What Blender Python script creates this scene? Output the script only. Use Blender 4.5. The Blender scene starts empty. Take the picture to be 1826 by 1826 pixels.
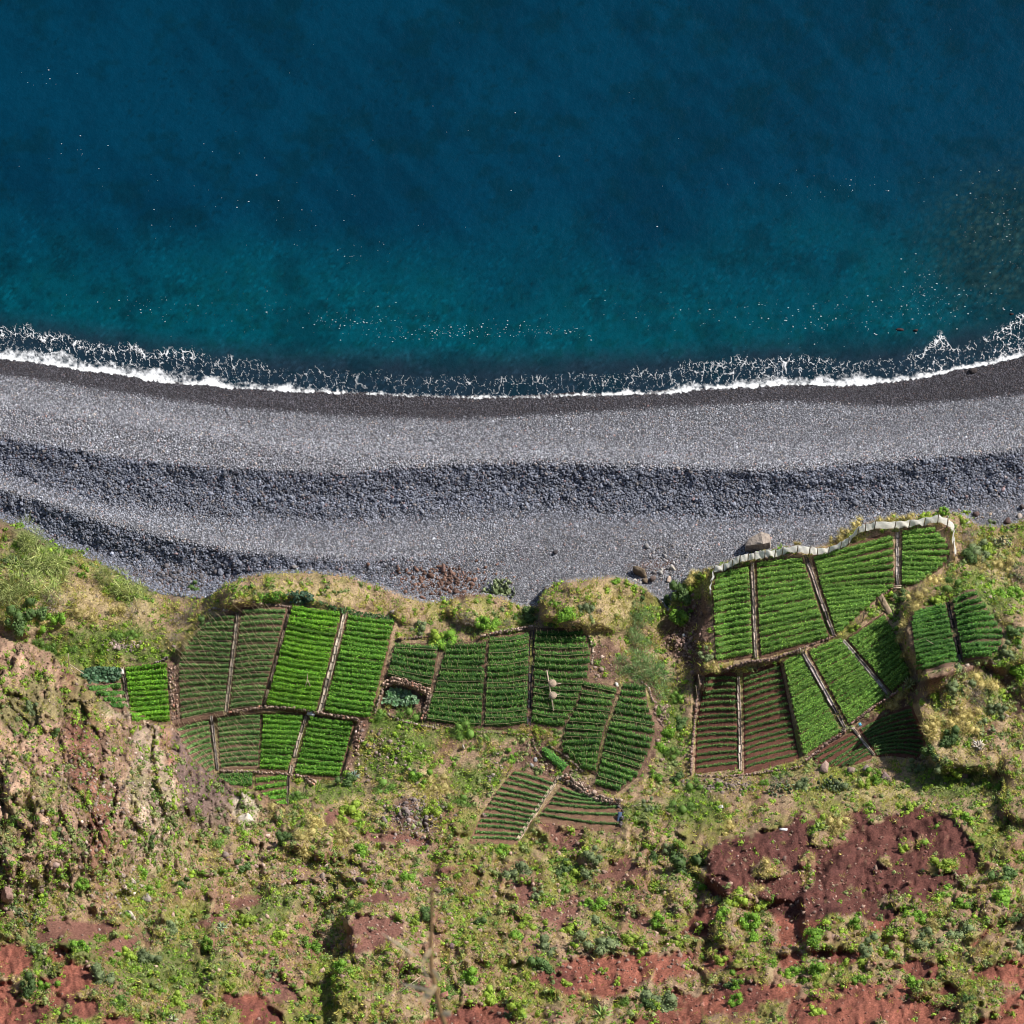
import bpy, math, random
import numpy as np
from mathutils import Vector, Matrix

random.seed(7)
rng = np.random.default_rng(7)
scene = bpy.context.scene
COL = scene.collection

# ------------------------------------------------------------------ camera
TH = math.radians(66.0)          # how steeply the camera looks down
D = 620.0
TANH = 55.0 / D
CAM = np.array([0.0, -D * math.cos(TH), D * math.sin(TH)])
FWD = np.array([0.0, math.cos(TH), -math.sin(TH)])
UP = np.array([0.0, math.sin(TH), math.cos(TH)])
cam_data = bpy.data.cameras.new('camera')
cam_data.sensor_width = 36.0
cam_data.lens = 18.0 / TANH
cam_data.clip_start = 0.5
cam_data.clip_end = 60000.0
cam_data.dof.use_dof = True
cam_data.dof.focus_distance = 600.0
cam_data.dof.aperture_fstop = 48.0
cam = bpy.data.objects.new('camera', cam_data)
COL.objects.link(cam)
cam.location = CAM
cam.rotation_euler = (math.radians(90) - TH, 0, 0)
scene.camera = cam

# ------------------------------------------------------------------ world and sun
SUN_EL = math.radians(37.0)
SX, SY = 0.83, 0.557
world = bpy.data.worlds.new('World')
scene.world = world
world.use_nodes = True
wn = world.node_tree
bg = wn.nodes['Background']
sky = wn.nodes.new('ShaderNodeTexSky')
sky.sky_type = 'NISHITA'
sky.sun_disc = False
sky.sun_elevation = SUN_EL
sky.sun_rotation = math.atan2(SX, SY)
wn.links.new(sky.outputs[0], bg.inputs[0])
bg.inputs[1].default_value = 0.072
sun_data = bpy.data.lights.new('sun', 'SUN')
sun_data.energy = 5.0
sun_data.angle = math.radians(0.5)
sun_data.color = (1.0, 0.945, 0.87)
sun = bpy.data.objects.new('sun', sun_data)
COL.objects.link(sun)
sdir = Vector((-SX * math.cos(SUN_EL), -SY * math.cos(SUN_EL), -math.sin(SUN_EL)))
sun.rotation_euler = sdir.to_track_quat('-Z', 'Y').to_euler()
sun.location = (200, 150, 300)
scene.view_settings.view_transform = 'Standard'
scene.view_settings.look = 'None'
scene.view_settings.exposure = 0.52
scene.view_settings.gamma = 1.0
scene.view_settings.use_curve_mapping = False
scene.render.engine = 'CYCLES'
scene.render.resolution_x = 1024
scene.render.resolution_y = 1024
scene.cycles.max_bounces = 5
scene.cycles.filter_width = 1.05
scene.cycles.transparent_max_bounces = 12

# ------------------------------------------------------------------ numeric helpers
def ray(px, py, z):
    """world point at height z seen at photograph position px, py"""
    px = np.asarray(px, float); py = np.asarray(py, float); z = np.asarray(z, float)
    a = (px - 913.0) / 913.0 * TANH
    b = (913.0 - py) / 913.0 * TANH
    dx = a
    dy = FWD[1] + b * UP[1]
    dz = FWD[2] + b * UP[2]
    t = (z - CAM[2]) / dz
    return np.stack([CAM[0] + dx * t, CAM[1] + dy * t, z + 0 * t], -1)

def hash2(ix, iy, seed):
    n = (ix.astype(np.int64) * 374761393 + iy.astype(np.int64) * 668265263 + seed * 974634777) & 0xFFFFFFFF
    n = ((n ^ (n >> 13)) * 1274126177) & 0xFFFFFFFF
    n = (n ^ (n >> 16)) & 0xFFFFFFFF
    n = (n * 2246822519) & 0xFFFFFFFF
    n = n ^ (n >> 15)
    return (n & 0xFFFFFF) / float(0xFFFFFF)

def vnoise(x, y, seed=0):
    x = np.asarray(x, float); y = np.asarray(y, float)
    ix = np.floor(x); iy = np.floor(y)
    fx = x - ix; fy = y - iy
    fx = fx * fx * fx * (fx * (fx * 6 - 15) + 10); fy = fy * fy * fy * (fy * (fy * 6 - 15) + 10)
    a = hash2(ix, iy, seed); b = hash2(ix + 1, iy, seed)
    c = hash2(ix, iy + 1, seed); d = hash2(ix + 1, iy + 1, seed)
    return (a + (b - a) * fx) * (1 - fy) + (c + (d - c) * fx) * fy

def fbm(x, y, seed=0, octv=4, gain=0.5):
    s = 0; amp = 1; tot = 0
    for o in range(octv):
        s = s + amp * (vnoise(x * 2 ** o + 17.3 * o, y * 2 ** o - 9.1 * o, seed + o) - 0.5)
        tot += amp * 0.5; amp *= gain
    return s / tot                     # about -1..1

def voro(x, y, seed=0):
    """F1, F2 and cell id"""
    ix = np.floor(x); iy = np.floor(y)
    f1 = np.full(x.shape, 9.0); f2 = np.full(x.shape, 9.0); cid = np.zeros(x.shape)
    for i in (-1, 0, 1):
        for j in (-1, 0, 1):
            cx = ix + i; cy = iy + j
            qx = cx + hash2(cx, cy, seed); qy = cy + hash2(cx, cy, seed + 5)
            dd = np.hypot(x - qx, y - qy)
            c = hash2(cx, cy, seed + 9)
            closer = dd < f1
            f2 = np.where(closer, f1, np.minimum(f2, dd))
            cid = np.where(closer, c, cid)
            f1 = np.where(closer, dd, f1)
    return f1, f2, cid

def sstep(a, b, x):
    t = np.clip((x - a) / (b - a), 0, 1)
    return t * t * (3 - 2 * t)

def inpoly(px, py, poly):
    r = np.zeros(px.shape, bool)
    n = len(poly); j = n - 1
    for i in range(n):
        xi, yi = poly[i]; xj, yj = poly[j]
        if yi != yj:
            c = ((yi > py) != (yj > py)) & (px < (xj - xi) * (py - yi) / (yj - yi) + xi)
            r ^= c
        j = i
    return r

def blur(a, n):
    for _ in range(n):
        b = a.copy(); b[1:-1] = (a[:-2] + 2 * a[1:-1] + a[2:]) / 4; a = b
        b = a.copy(); b[:, 1:-1] = (a[:, :-2] + 2 * a[:, 1:-1] + a[:, 2:]) / 4; a = b
    return a

def ZL(pts): return [(x / 3.043, 1300 + y / 3.043) for x, y in pts]
def ZM(pts): return [(600 + x / 3.043, 1300 + y / 3.043) for x, y in pts]
def ZR(pts): return [(1200 + x / 2.917, 1300 + y / 2.917) for x, y in pts]

# ------------------------------------------------------------------ layout lines of the coast (x, y as seen in the photograph, on the ground)
XS = [-700, 0, 200, 400, 600, 800, 1000, 1200, 1400, 1600, 1826, 2500]
def line(ys): return lambda x: np.interp(x, XS, ys)
SH_X = [-700, 0, 100, 200, 300, 450, 600, 750, 900, 1000, 1150, 1300, 1400, 1500, 1600, 1650, 1700, 1760, 1826, 2500]
SH_Y = [560, 637, 650, 664, 680, 693, 698, 704, 707, 704, 701, 690, 684, 686, 679, 672, 657, 648, 632, 520]
def shore(x): return np.interp(x, SH_X, SH_Y)
L_wet = line([590, 664, 695, 722, 738, 745, 735, 722, 712, 722, 700, 600])
L_c1 = line([600, 722, 755, 785, 808, 817, 818, 828, 831, 815, 795, 740])
L_c1b = line([650, 775, 808, 830, 838, 824, 822, 831, 834, 818, 798, 745])
L_mid = line([690, 806, 840, 865, 872, 862, 858, 864, 866, 852, 836, 780])
L_t1 = line([720, 835, 868, 895, 905, 905, 915, 915, 915, 905, 885, 830])
L_c2 = line([760, 868, 932, 978, 992, 985, 956, 952, 950, 940, 925, 860])
L_b2 = line([800, 935, 990, 1028, 1034, 1020, 995, 990, 985, 975, 960, 900])
BLUFF = [(-700, 880), (-150, 905), (0, 925), (30, 932), (100, 968), (150, 988), (200, 1012), (230, 1032), (290, 1056), (340, 1062),
         (368, 1064), (390, 1048), (430, 1028), (480, 1020), (560, 1018), (620, 1026), (680, 1046), (720, 1062), (760, 1072),
         (790, 1070), (830, 1056), (870, 1058), (900, 1066), (930, 1080), (958, 1078), (972, 1048), (1000, 1036), (1060, 1030),
         (1100, 1026), (1150, 1046), (1180, 1072), (1192, 1088), (1200, 1060), (1230, 1022), (1265, 1012), (1300, 1001), (1350, 985), (1400, 974),
         (1440, 975), (1480, 968), (1520, 942), (1560, 926), (1640, 916), (1680, 908), (1720, 918), (1745, 935), (1780, 938), (1826, 925), (2500, 860)]
def bluff(x): return np.interp(x, [p[0] for p in BLUFF], [p[1] for p in BLUFF])
L_t1 = lambda x: np.minimum(L_c1b(x) + 92, L_c2(x) - 24)
L_mid = lambda x: L_c1b(x) * .5 + L_t1(x) * .5

CLIFF = [(-800, 1000), (-100, 1110), (0, 1138), (50, 1150), (90, 1165), (140, 1208), (180, 1226), (215, 1240), (225, 1262), (262, 1286),
         (305, 1299), (318, 1312), (345, 1358), (388, 1384), (420, 1408), (470, 1418), (510, 1438), (530, 1452), (500, 1500), (430, 1560), (360, 1640), (300, 1700), (-800, 1900)]

# ------------------------------------------------------------------ height control points of the land
CP = [(-200, 920, 4), (0, 930, 3.5), (100, 970, 3.4), (200, 1014, 3.3), (320, 1060, 3.5), (0, 1040, 6), (120, 1080, 6.5), (60, 1140, 7), (240, 1110, 6.5),
      (300, 1150, 7.5), (220, 1200, 8), (-200, 1100, 7), (430, 1030, 8.5), (560, 1020, 8), (680, 1050, 7), (400, 1090, 9), (620, 1090, 9), (330, 1290, 9.5), (640, 1280, 9.5),
      (480, 1380, 10.5), (620, 1390, 11), (780, 1070, 5), (860, 1070, 5.5), (930, 1090, 5.5), (740, 1100, 7), (870, 1120, 7.5), (1000, 1060, 6.5), (1100, 1050, 6.5),
      (800, 1200, 8.5), (950, 1200, 8.5), (800, 1300, 9.5), (950, 1300, 9.5), (1040, 1230, 9), (1120, 1300, 9.3), (1090, 1400, 10.5), (850, 1400, 12), (700, 1380, 12),
      (1180, 1100, 4.2), (1190, 1180, 5.5), (1200, 1300, 7.5), (1210, 1400, 10), (1280, 1030, 7.5), (1400, 1000, 7.5), (1550, 950, 7.5), (1690, 930, 7.5), (1620, 1050, 8.3),
      (1300, 1180, 8.3), (1480, 1150, 8.6), (1600, 1200, 9.2), (1300, 1370, 9.6), (1430, 1350, 9.8), (1560, 1340, 10.2), (1640, 1340, 10.5),
      (1780, 960, 6), (1826, 1000, 7), (1780, 1080, 9.5), (1826, 1200, 12), (1826, 1350, 15), (1740, 1400, 14.5), (2000, 950, 6), (2000, 1300, 15),
      (1300, 1420, 12.5), (1450, 1400, 12.2), (1600, 1400, 13), (1150, 1460, 13.5), (980, 1490, 14), (860, 1520, 15), (700, 1480, 16), (560, 1470, 14.5), (420, 1500, 17),
      (560, 1560, 22), (700, 1580, 24), (900, 1600, 23), (1100, 1580, 22), (1300, 1560, 21.5), (1500, 1520, 20), (1700, 1520, 22), (1826, 1550, 25),
      (560, 1700, 33), (800, 1700, 33), (1000, 1700, 32), (1200, 1700, 31), (1500, 1700, 33), (1750, 1700, 36), (2000, 1700, 38),
      (300, 1700, 40), (100, 1700, 44), (-200, 1700, 46), (0, 1826, 54), (300, 1826, 52), (600, 1826, 44), (900, 1826, 42), (1200, 1826, 43), (1500, 1826, 44), (1826, 1826, 47), (2000, 1826, 48),
      (300, 2300, 90), (1000, 2300, 82), (1600, 2300, 84), (-300, 2300, 92), (2100, 2300, 88)]
CPC = [(-200, 1130, 18), (0, 1140, 18), (100, 1180, 17), (215, 1240, 15.5), (300, 1300, 15.5), (345, 1360, 14.2), (388, 1384, 14.0), (440, 1420, 14.2), (520, 1445, 14),
       (0, 1300, 30), (120, 1300, 27), (230, 1330, 24), (300, 1400, 24), (360, 1450, 20), (430, 1470, 17.5), (0, 1500, 44), (150, 1500, 40), (250, 1520, 34), (330, 1560, 30),
       (0, 1630, 47), (150, 1640, 44), (280, 1640, 38), (-200, 1400, 38), (-200, 1620, 48), (400, 1560, 25), (60, 1720, 46), (300, 1720, 41)]

def tps(cps):
    P = np.array(cps, float); X = P[:, :2] / 100; z = P[:, 2]
    n = len(X)
    d = np.hypot(X[:, None, 0] - X[None, :, 0], X[:, None, 1] - X[None, :, 1])
    K = np.where(d > 0, d * d * np.log(d + 1e-9), 0) + np.eye(n) * 0.02
    Q = np.c_[np.ones(n), X]
    A = np.zeros((n + 3, n + 3)); A[:n, :n] = K; A[:n, n:] = Q; A[n:, :n] = Q.T
    w = np.linalg.solve(A, np.r_[z, 0, 0, 0])
    def f(gx, gy):
        out = w[n] + w[n + 1] * gx / 100 + w[n + 2] * gy / 100
        for i in range(n):
            r2 = (gx / 100 - X[i, 0]) ** 2 + (gy / 100 - X[i, 1]) ** 2
            out = out + w[i] * 0.5 * r2 * np.log(r2 + 1e-9)
        return out
    return f

# ------------------------------------------------------------------ plots: name, left edge, right edge, rows, sag, kind, label
# kinds: bright, mid, dark, staked (canes over thin rows), cane (dark rows with canes), brown (young rows on bare soil)
PLOTS = [
 ([(150, 1224), (175, 1240), (205, 1266)], [(216, 1220), (226, 1266)], 4, 0, 'dark', 'four short dark green rows cut off by the rocky cliff edge below the large-leaved bed'),
 ([(222, 1192), (235, 1289)], [(299, 1183), (304, 1287)], 11, 0, 'bright', 'small bright green plot of thick rows between the cliff and the first staked plot'),
 ([(378, 1103), (350, 1130), (322, 1165), (318, 1200), (322, 1285)], [(419, 1098), (401, 1270)], 18, -1, 'staked', 'leftmost large plot of thin rows crossed by leaning canes, with a curved upper left edge'),
 ([(431, 1088), (408, 1268)], [(512, 1086), (466, 1262)], 17, -2, 'staked', 'staked plot of thin rows just left of the brightest green plot'),
 ([(521, 1080), (474, 1258)], [(610, 1094), (565, 1270)], 20, 2, 'bright', 'brightest green plot, with a wooden tripod standing in its lower part'),
 ([(621, 1096), (577, 1270)], [(705, 1108), (662, 1280)], 19, 1, 'bright2', 'bright green plot right of the long pale plank channel, sloping to the walled bed'),
 ([(704, 1150), (690, 1206)], [(784, 1152), (770, 1228)], 6, 1, 'cane', 'small dark caned plot above the walled bed of large leaves'),
 ([(797, 1150), (758, 1286)], [(868, 1146), (860, 1296)], 14, 1, 'cane', 'dark caned plot right of the small caned plot, its rows sloping down to the right'),
 ([(871, 1138), (863, 1296)], [(945, 1130), (940, 1292)], 15, 2, 'cane', 'dark caned plot with nearly level rows left of the narrow black gap'),
 ([(953, 1124), (948, 1288)], [(1040, 1122), (1056, 1172), (1046, 1215), (1022, 1268), (1005, 1296)], 14, 3, 'cane', 'dark caned plot holding the pale beam with two round boards'),
 ([(1042, 1216), (1030, 1255), (1006, 1304), (1000, 1336), (1040, 1370)], [(1102, 1230), (1088, 1272), (1078, 1302), (1070, 1332), (1063, 1378)], 13, 0, 'cane', 'dark slanting plot between the beam plot and the easternmost dark plot'),
 ([(1112, 1220), (1096, 1265), (1083, 1302), (1075, 1342), (1068, 1372), (1060, 1400)], [(1150, 1222), (1156, 1262), (1170, 1302), (1158, 1342), (1138, 1384), (1102, 1414)], 16, 0, 'cane', 'rightmost dark plot of the middle block, its rows ending beside the green gully'),
 ([(917, 1374), (886, 1412), (860, 1452), (838, 1500)], [(990, 1396), (924, 1503)], 13, -1, 'young', 'lowest plot of the middle block, slanting rows left of the pale log strip'),
 ([(1002, 1400), (958, 1458)], [(1050, 1420), (1108, 1440), (1104, 1478)], 6, 4, 'young', 'young rows on brown soil right of the pale log strip below the rubble wall'),
 ([(966, 1332), (972, 1346)], [(1014, 1368), (1004, 1376)], 2, 0, 'mid', 'tiny two row strip wedged between low stone walls above the lowest plot'),
 ([(312, 1300), (340, 1356), (376, 1380)], [(373, 1284), (382, 1375)], 9, -2, 'staked', 'narrow staked plot pinched between the cliff edge and a stony channel'),
 ([(387, 1281), (393, 1372)], [(466, 1274), (461, 1368)], 10, -2, 'staked', 'squarish staked plot below the long stone wall, left of brighter rows'),
 ([(469, 1274), (463, 1372)], [(543, 1277), (514, 1376)], 11, 0, 'bright2', 'green plot below the long stone wall, just left of the lower plank channel'),
 ([(553, 1278), (523, 1380)], [(632, 1288), (606, 1388)], 11, 1, 'bright2', 'green plot right of the lower plank channel beside a bare earth path'),
 ([(386, 1384), (412, 1402)], [(451, 1382), (451, 1404)], 3, 0, 'cane', 'three short caned rows just above the pale rock outcrop'),
 ([(455, 1386), (456, 1410), (500, 1438)], [(513, 1384), (510, 1438)], 5, 0, 'bright2', 'wedge of five green rows at the bottom tip of the left block'),
 ([(1276, 1024), (1270, 1060), (1276, 1180)], [(1336, 1012), (1343, 1168)], 15, -1, 'mid2', 'narrow green plot inside the left end of the white cloth windbreak'),
 ([(1347, 1004), (1354, 1170)], [(1432, 996), (1480, 1138)], 16, 0, 'mid2', 'green plot below the windbreak between two long pale channels'),
 ([(1446, 996), (1458, 1034), (1491, 1130)], [(1594, 952), (1597, 1046), (1568, 1064), (1536, 1092), (1500, 1124)], 17, 0, 'mid2', 'largest green plot behind the windbreak, narrowing toward its lower corner'),
 ([(1607, 948), (1607, 1046)], [(1664, 942), (1690, 968), (1694, 990), (1682, 1010), (1655, 1030), (1635, 1040)], 11, 0, 'mid2', 'rounded green plot at the right end of the windbreak'),
 ([(1510, 1142), (1588, 1234)], [(1578, 1096), (1600, 1140), (1622, 1204)], 14, 0, 'mid2', 'half shaded green plot under the bank of the upper right terrace'),
 ([(1440, 1162), (1513, 1294)], [(1500, 1140), (1580, 1242)], 15, 0, 'mid2', 'green plot with slanting rows between two diagonal channels'),
 ([(1396, 1182), (1432, 1350)], [(1426, 1168), (1500, 1305)], 18, -1, 'mid2', 'green wedge plot between the bare brown rows and a diagonal channel'),
 ([(1325, 1206), (1328, 1376)], [(1391, 1186), (1424, 1350)], 15, -1, 'brown', 'brown plot of thin young rows just left of the green wedge plot'),
 ([(1257, 1208), (1243, 1290), (1240, 1376)], [(1313, 1206), (1317, 1368)], 15, -2, 'brown', 'leftmost brown plot of thin rows beside the shaded gully'),
 ([(1444, 1352), (1478, 1368), (1520, 1364)], [(1524, 1308), (1543, 1332), (1554, 1348)], 6, 0, 'brown', 'small brown plot of slanting rows at the foot of the right block'),
 ([(1533, 1302), (1563, 1348)], [(1626, 1262), (1640, 1294), (1650, 1326), (1636, 1354)], 10, -5, 'brown', 'brown plot of curved rows running into the shade of the grassy knoll'),
 ([(1630, 1092), (1624, 1112), (1634, 1198)], [(1686, 1078), (1710, 1182)], 12, -1, 'dark', 'left half of the upper right terrace, dark rows left of the black channel'),
 ([(1697, 1072), (1716, 1178)], [(1740, 1055), (1765, 1092), (1790, 1130), (1786, 1156), (1764, 1172)], 11, -3, 'dark', 'right half of the upper right terrace, rows bending toward the bushes'),
]
def along(poly, t):
    P = np.array(poly, float)
    L = np.r_[0, np.cumsum(np.hypot(*(P[1:] - P[:-1]).T))]
    s = np.asarray(t) * L[-1]
    return np.stack([np.interp(s, L, P[:, 0]), np.interp(s, L, P[:, 1])], -1)
def plotpoly(L, R, g=5):
    return [tuple(p) for p in L] + [tuple(p) for p in R[::-1]]

# ------------------------------------------------------------------ terrain grid
STEP = 2.6
gx = np.r_[np.arange(-700, -60, 16.0), np.arange(-60, 1886, STEP), np.arange(1886, 2530, 16.0)]
gy = np.r_[np.arange(560, 620, 6.0), np.arange(620, 1860, STEP), np.arange(1860, 2300, 14.0)]
GX, GY = np.meshgrid(gx, gy)
NX, NY = len(gx), len(gy)
def coarse_eval(f):
    cx = np.linspace(gx[0], gx[-1], 190); cy = np.linspace(gy[0], gy[-1], 130)
    A, B = np.meshgrid(cx, cy)
    C = f(A, B)
    # bilinear up
    ux = np.interp(gx, cx, np.arange(len(cx))); uy = np.interp(gy, cy, np.arange(len(cy)))
    i0 = np.clip(ux.astype(int), 0, len(cx) - 2); j0 = np.clip(uy.astype(int), 0, len(cy) - 2)
    fx = (ux - i0)[None, :]; fy = (uy - j0)[:, None]
    return (C[np.ix_(j0, i0)] * (1 - fx) * (1 - fy) + C[np.ix_(j0, i0 + 1)] * fx * (1 - fy)
            + C[np.ix_(j0 + 1, i0)] * (1 - fx) * fy + C[np.ix_(j0 + 1, i0 + 1)] * fx * fy)
def clampf(f):
    return lambda A, B: f(np.clip(A, -250, 2080), B)
land = coarse_eval(clampf(tps(CP)))
cliffH = coarse_eval(clampf(tps(CPC)))
MX, MY = GX / 16.6, GY / 16.6                       # rough metres, only for noise
wx = GX + 9 * fbm(MX / 3, MY / 3, 11) + 3 * fbm(MX / .7, MY / .7, 12)
wy = GY + 6 * fbm(MX / 3, MY / 3, 13) + 2.5 * fbm(MX / .7, MY / .7, 14)

# beach profile
zc2 = np.interp(GX, [-700, 0, 500, 800, 1000, 2500], [2.9, 2.9, 2.8, 2.4, 2.1, 2.1])
zb2 = np.interp(GX, [-700, 0, 400, 650, 900, 2500], [1.1, 1.0, 1.1, 2.0, 2.2, 2.5])
ztr = np.interp(GX, [-700, 0, 600, 1000, 2500], [1.7, 1.6, .95, .85, 1.0])
lines = [(shore(GX) - 60, -2.2 + 0 * GX), (shore(GX), 0 * GX), (L_wet(GX), 1.0 + 0 * GX), (L_wet(GX) * .45 + L_c1(GX) * .55, 1.85 + 0 * GX), (L_c1(GX), 3.35 + 0 * GX), (L_c1b(GX) + 3, 3.15 + 0 * GX),
         (L_mid(GX), 0.62 * ztr + .38 * 3.15), (L_t1(GX), ztr), (np.maximum(L_c2(GX), L_t1(GX) + 10), zc2), (np.maximum(L_b2(GX), L_c2(GX) + 25), zb2), (bluff(GX) + 60, zb2 + 1.6)]
byw = GY + 3 * fbm(MX / 6, MY / 6, 21, 2)
beach = lines[0][1].copy()
for (y0, z0), (y1, z1) in zip(lines[:-1], lines[1:]):
    t = np.clip((byw - y0) / np.maximum(y1 - y0, 1), 0, 1)
    beach = np.where(byw >= y0, z0 + (z1 - z0) * t, beach)
beach = blur(beach, 4)
shade_slope = sstep(0, 12, byw - L_c1b(GX)) * (1 - sstep(-30, 45, byw - L_t1(GX))) + sstep(0, 14, byw - L_c2(GX)) * (1 - sstep(500, 900, GX))
beach += .10 * fbm(MX / 4, MY / 2.5, 23, 3) + (0.06 + 0.12 * shade_slope) * fbm(MX / .9, MY / .9, 22, 3) + 0.16 * shade_slope * fbm((MX + MY * .8) / 1.2, (MY - MX * .6) / 3.5, 24, 2)

# land pieces
mesas = [
 ([(615, 1628), (640, 1600), (720, 1590), (940, 1600), (940, 1880), (596, 1880), (592, 1740), (622, 1700)], 5.0, 600, 880, 2),
 ([(1258, 1510), (1300, 1492), (1400, 1475), (1430, 1440), (1520, 1440), (1560, 1560), (1430, 1610), (1340, 1600), (1300, 1600), (1262, 1570)], 3.8, 1258, 1520, 2),
 ([(1428, 1585), (1500, 1520), (1640, 1500), (1740, 1560), (1700, 1650), (1560, 1670), (1440, 1700), (1424, 1640)], 2.6, 1425, 1700, 2),
 ([(1648, 1200), (1690, 1186), (1770, 1196), (1800, 1290), (1780, 1380), (1670, 1362), (1655, 1330), (1640, 1270)], 5.0, 1640, 1860, 3),
 ([(1606, 1078), (1640, 1050), (1740, 1040), (1830, 1080), (1830, 1180), (1700, 1200), (1648, 1216), (1630, 1196), (1612, 1120)], 3.6, 1600, 2400, 2),
 ([(970, 1060), (1000, 1036), (1100, 1028), (1150, 1048), (1150, 1110), (1100, 1125), (1000, 1118), (975, 1110)], 3.4, 970, 1180, 3),
 ([(792, 1085), (830, 1060), (900, 1072), (925, 1108), (830, 1112)], 2.2, 790, 930, 3),
 ([(700, 1075), (740, 1062), (790, 1085), (780, 1110), (715, 1110)], 1.2, 700, 800, 3),
 ([(532, 1462), (560, 1438), (640, 1436), (690, 1480), (600, 1540), (505, 1506)], 3.5, 520, 680, 3),
 ([(1792, 1340), (1950, 1330), (1950, 1480), (1786, 1460)], 2.2, 1790, 2000, 3),
 ([(1745, 1560), (1900, 1540), (1900, 1640), (1752, 1640)], 2.0, 1745, 1900, 3),
 ([(28, 1070), (60, 1050), (120, 1060), (110, 1118), (40, 1136)], 1.6, 28, 140, 3),
 ([(392, 1062), (430, 1036), (640, 1030), (690, 1056), (640, 1088), (520, 1066), (440, 1080), (410, 1086)], 2.0, 385, 680, 3),
 ([(1230, 1650), (1260, 1610), (1330, 1600), (1330, 1650)], 2.0, 1230, 1330, 3),
 ([(350, 1110), (372, 1090), (420, 1092), (400, 1118), (356, 1138), (330, 1160), (322, 1156)], 1.6, 320, 420, 3),
 ([(1240, 1190), (1262, 1040), (1290, 1030), (1290, 1200), (1256, 1240)], 1.6, 1235, 1330, 3),
 ([(355, 1640), (480, 1590), (480, 1660), (400, 1700)], 1.5, 340, 500, 3),
 ([(600, 1560), (640, 1540), (720, 1545), (700, 1580), (640, 1590)], 2.0, 600, 720, 2),
 ([(800, 1520), (850, 1500), (900, 1520), (860, 1550), (790, 1560)], 2.2, 785, 900, 2),
]
red_polys = [
 ZR([(210,600),(400,540),(600,500),(650,420),(740,400),(800,450),(1050,420),(1100,440),(1250,405),(1400,440),(1500,500),(1570,600),(1600,720),(1500,780),(1380,850),(1300,900),(1200,960),(1100,1060),(1030,1040),(990,960),(800,960),(780,1050),(660,1130),(570,1110),(520,1000),(420,800),(330,870),(200,880),(170,720)]),
 ZR([(0,1370),(240,1310),(600,1330),(690,1340),(600,1400),(420,1440),(200,1480),(0,1520)]),
 ZR([(690,1160),(800,1130),(1000,1160),(950,1220),(760,1210)]), ZR([(1170,1210),(1280,1185),(1370,1240),(1390,1310),(1250,1300)]),
 ZR([(480,1600),(700,1450),(900,1390),(1130,1380),(1230,1420),(1060,1500),(1000,1600)]), ZR([(1700,1440),(1860,1340),(1860,1600),(1720,1600)]),
 ZR([(1120,1440),(1300,1420),(1490,1450),(1480,1600),(1100,1600)]), ZR([(0,1150),(150,1160),(120,1200),(0,1210)]), ZR([(20,1080),(100,940),(250,900),(200,1080)]),
 ZR([(1510,1150),(1580,1090),(1650,1010),(1660,1050),(1540,1160)]), ZR([(540,1180),(680,1170),(700,1240),(560,1240)]),
 ZM([(1010,1380),(1260,1250),(1500,1210),(1740,1215),(1760,1260),(1700,1370),(1480,1450),(1260,1450),(1100,1390)]), ZM([(1740,1240),(1860,1190),(1860,1330),(1720,1400)]),
 ZM([(380,1640),(560,1540),(800,1480),(940,1510),(980,1640)]), ZM([(1690,1560),(1826,1450),(1860,1640),(1700,1640)]),
 ZL([(-60,1180),(80,1160),(190,1230),(200,1290),(60,1340),(-60,1310)]), ZL([(340,1290),(470,1275),(510,1330),(510,1410),(380,1450),(130,1390),(330,1350)]),
 ZL([(340,1540),(480,1470),(530,1510),(380,1570)]), ZL([(490,1640),(580,1550),(720,1560),(700,1640)]),
 ZL([(1210,1440),(1260,1420),(1290,1460),(1400,1430),(1530,1540),(1590,1640),(1310,1640),(1300,1530),(1215,1500)]),
]
purple_polys = [
 ZM([(60,1060),(120,1000),(300,1010),(380,1050),(360,1120),(200,1200),(80,1230),(60,1150)]), ZM([(1110,1000),(1250,900),(1330,890),(1310,1000),(1200,1110),(1120,1060)]),
 ZM([(1270,840),(1450,780),(1560,670),(1620,740),(1740,780),(1500,850)]), ZM([(380,850),(470,800),(560,800),(480,890)]), ZM([(0,950),(250,880),(400,870),(390,930),(100,950)]),
 ZM([(950,820),(1080,850),(1100,950),(1000,970)]), ZM([(1500,1010),(1700,1000),(1690,1080),(1560,1060)]), ZM([(100,560),(500,580),(500,640),(150,610)]),
 ZM([(1080,500),(1200,480),(1350,560),(1330,660),(1180,640)]), ZL([(190,1100),(250,1030),(450,1040),(700,1060),(600,1110),(200,1190)]), ZL([(490,1200),(640,1130),(780,1140),(720,1210),(600,1240)]),
 ZL([(1220,930),(1440,890),(1430,950),(1280,980)]), ZL([(1000,1060),(1200,990),(1210,1040),(1010,1100)]), ZL([(1450,1350),(1540,1340),(1640,1480),(1490,1460)]),
 ZM([(560,780),(640,720),(700,690),(640,780)]), ZM([(-60,420),(60,440),(150,520),(60,560),(-60,520)]),
]
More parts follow.
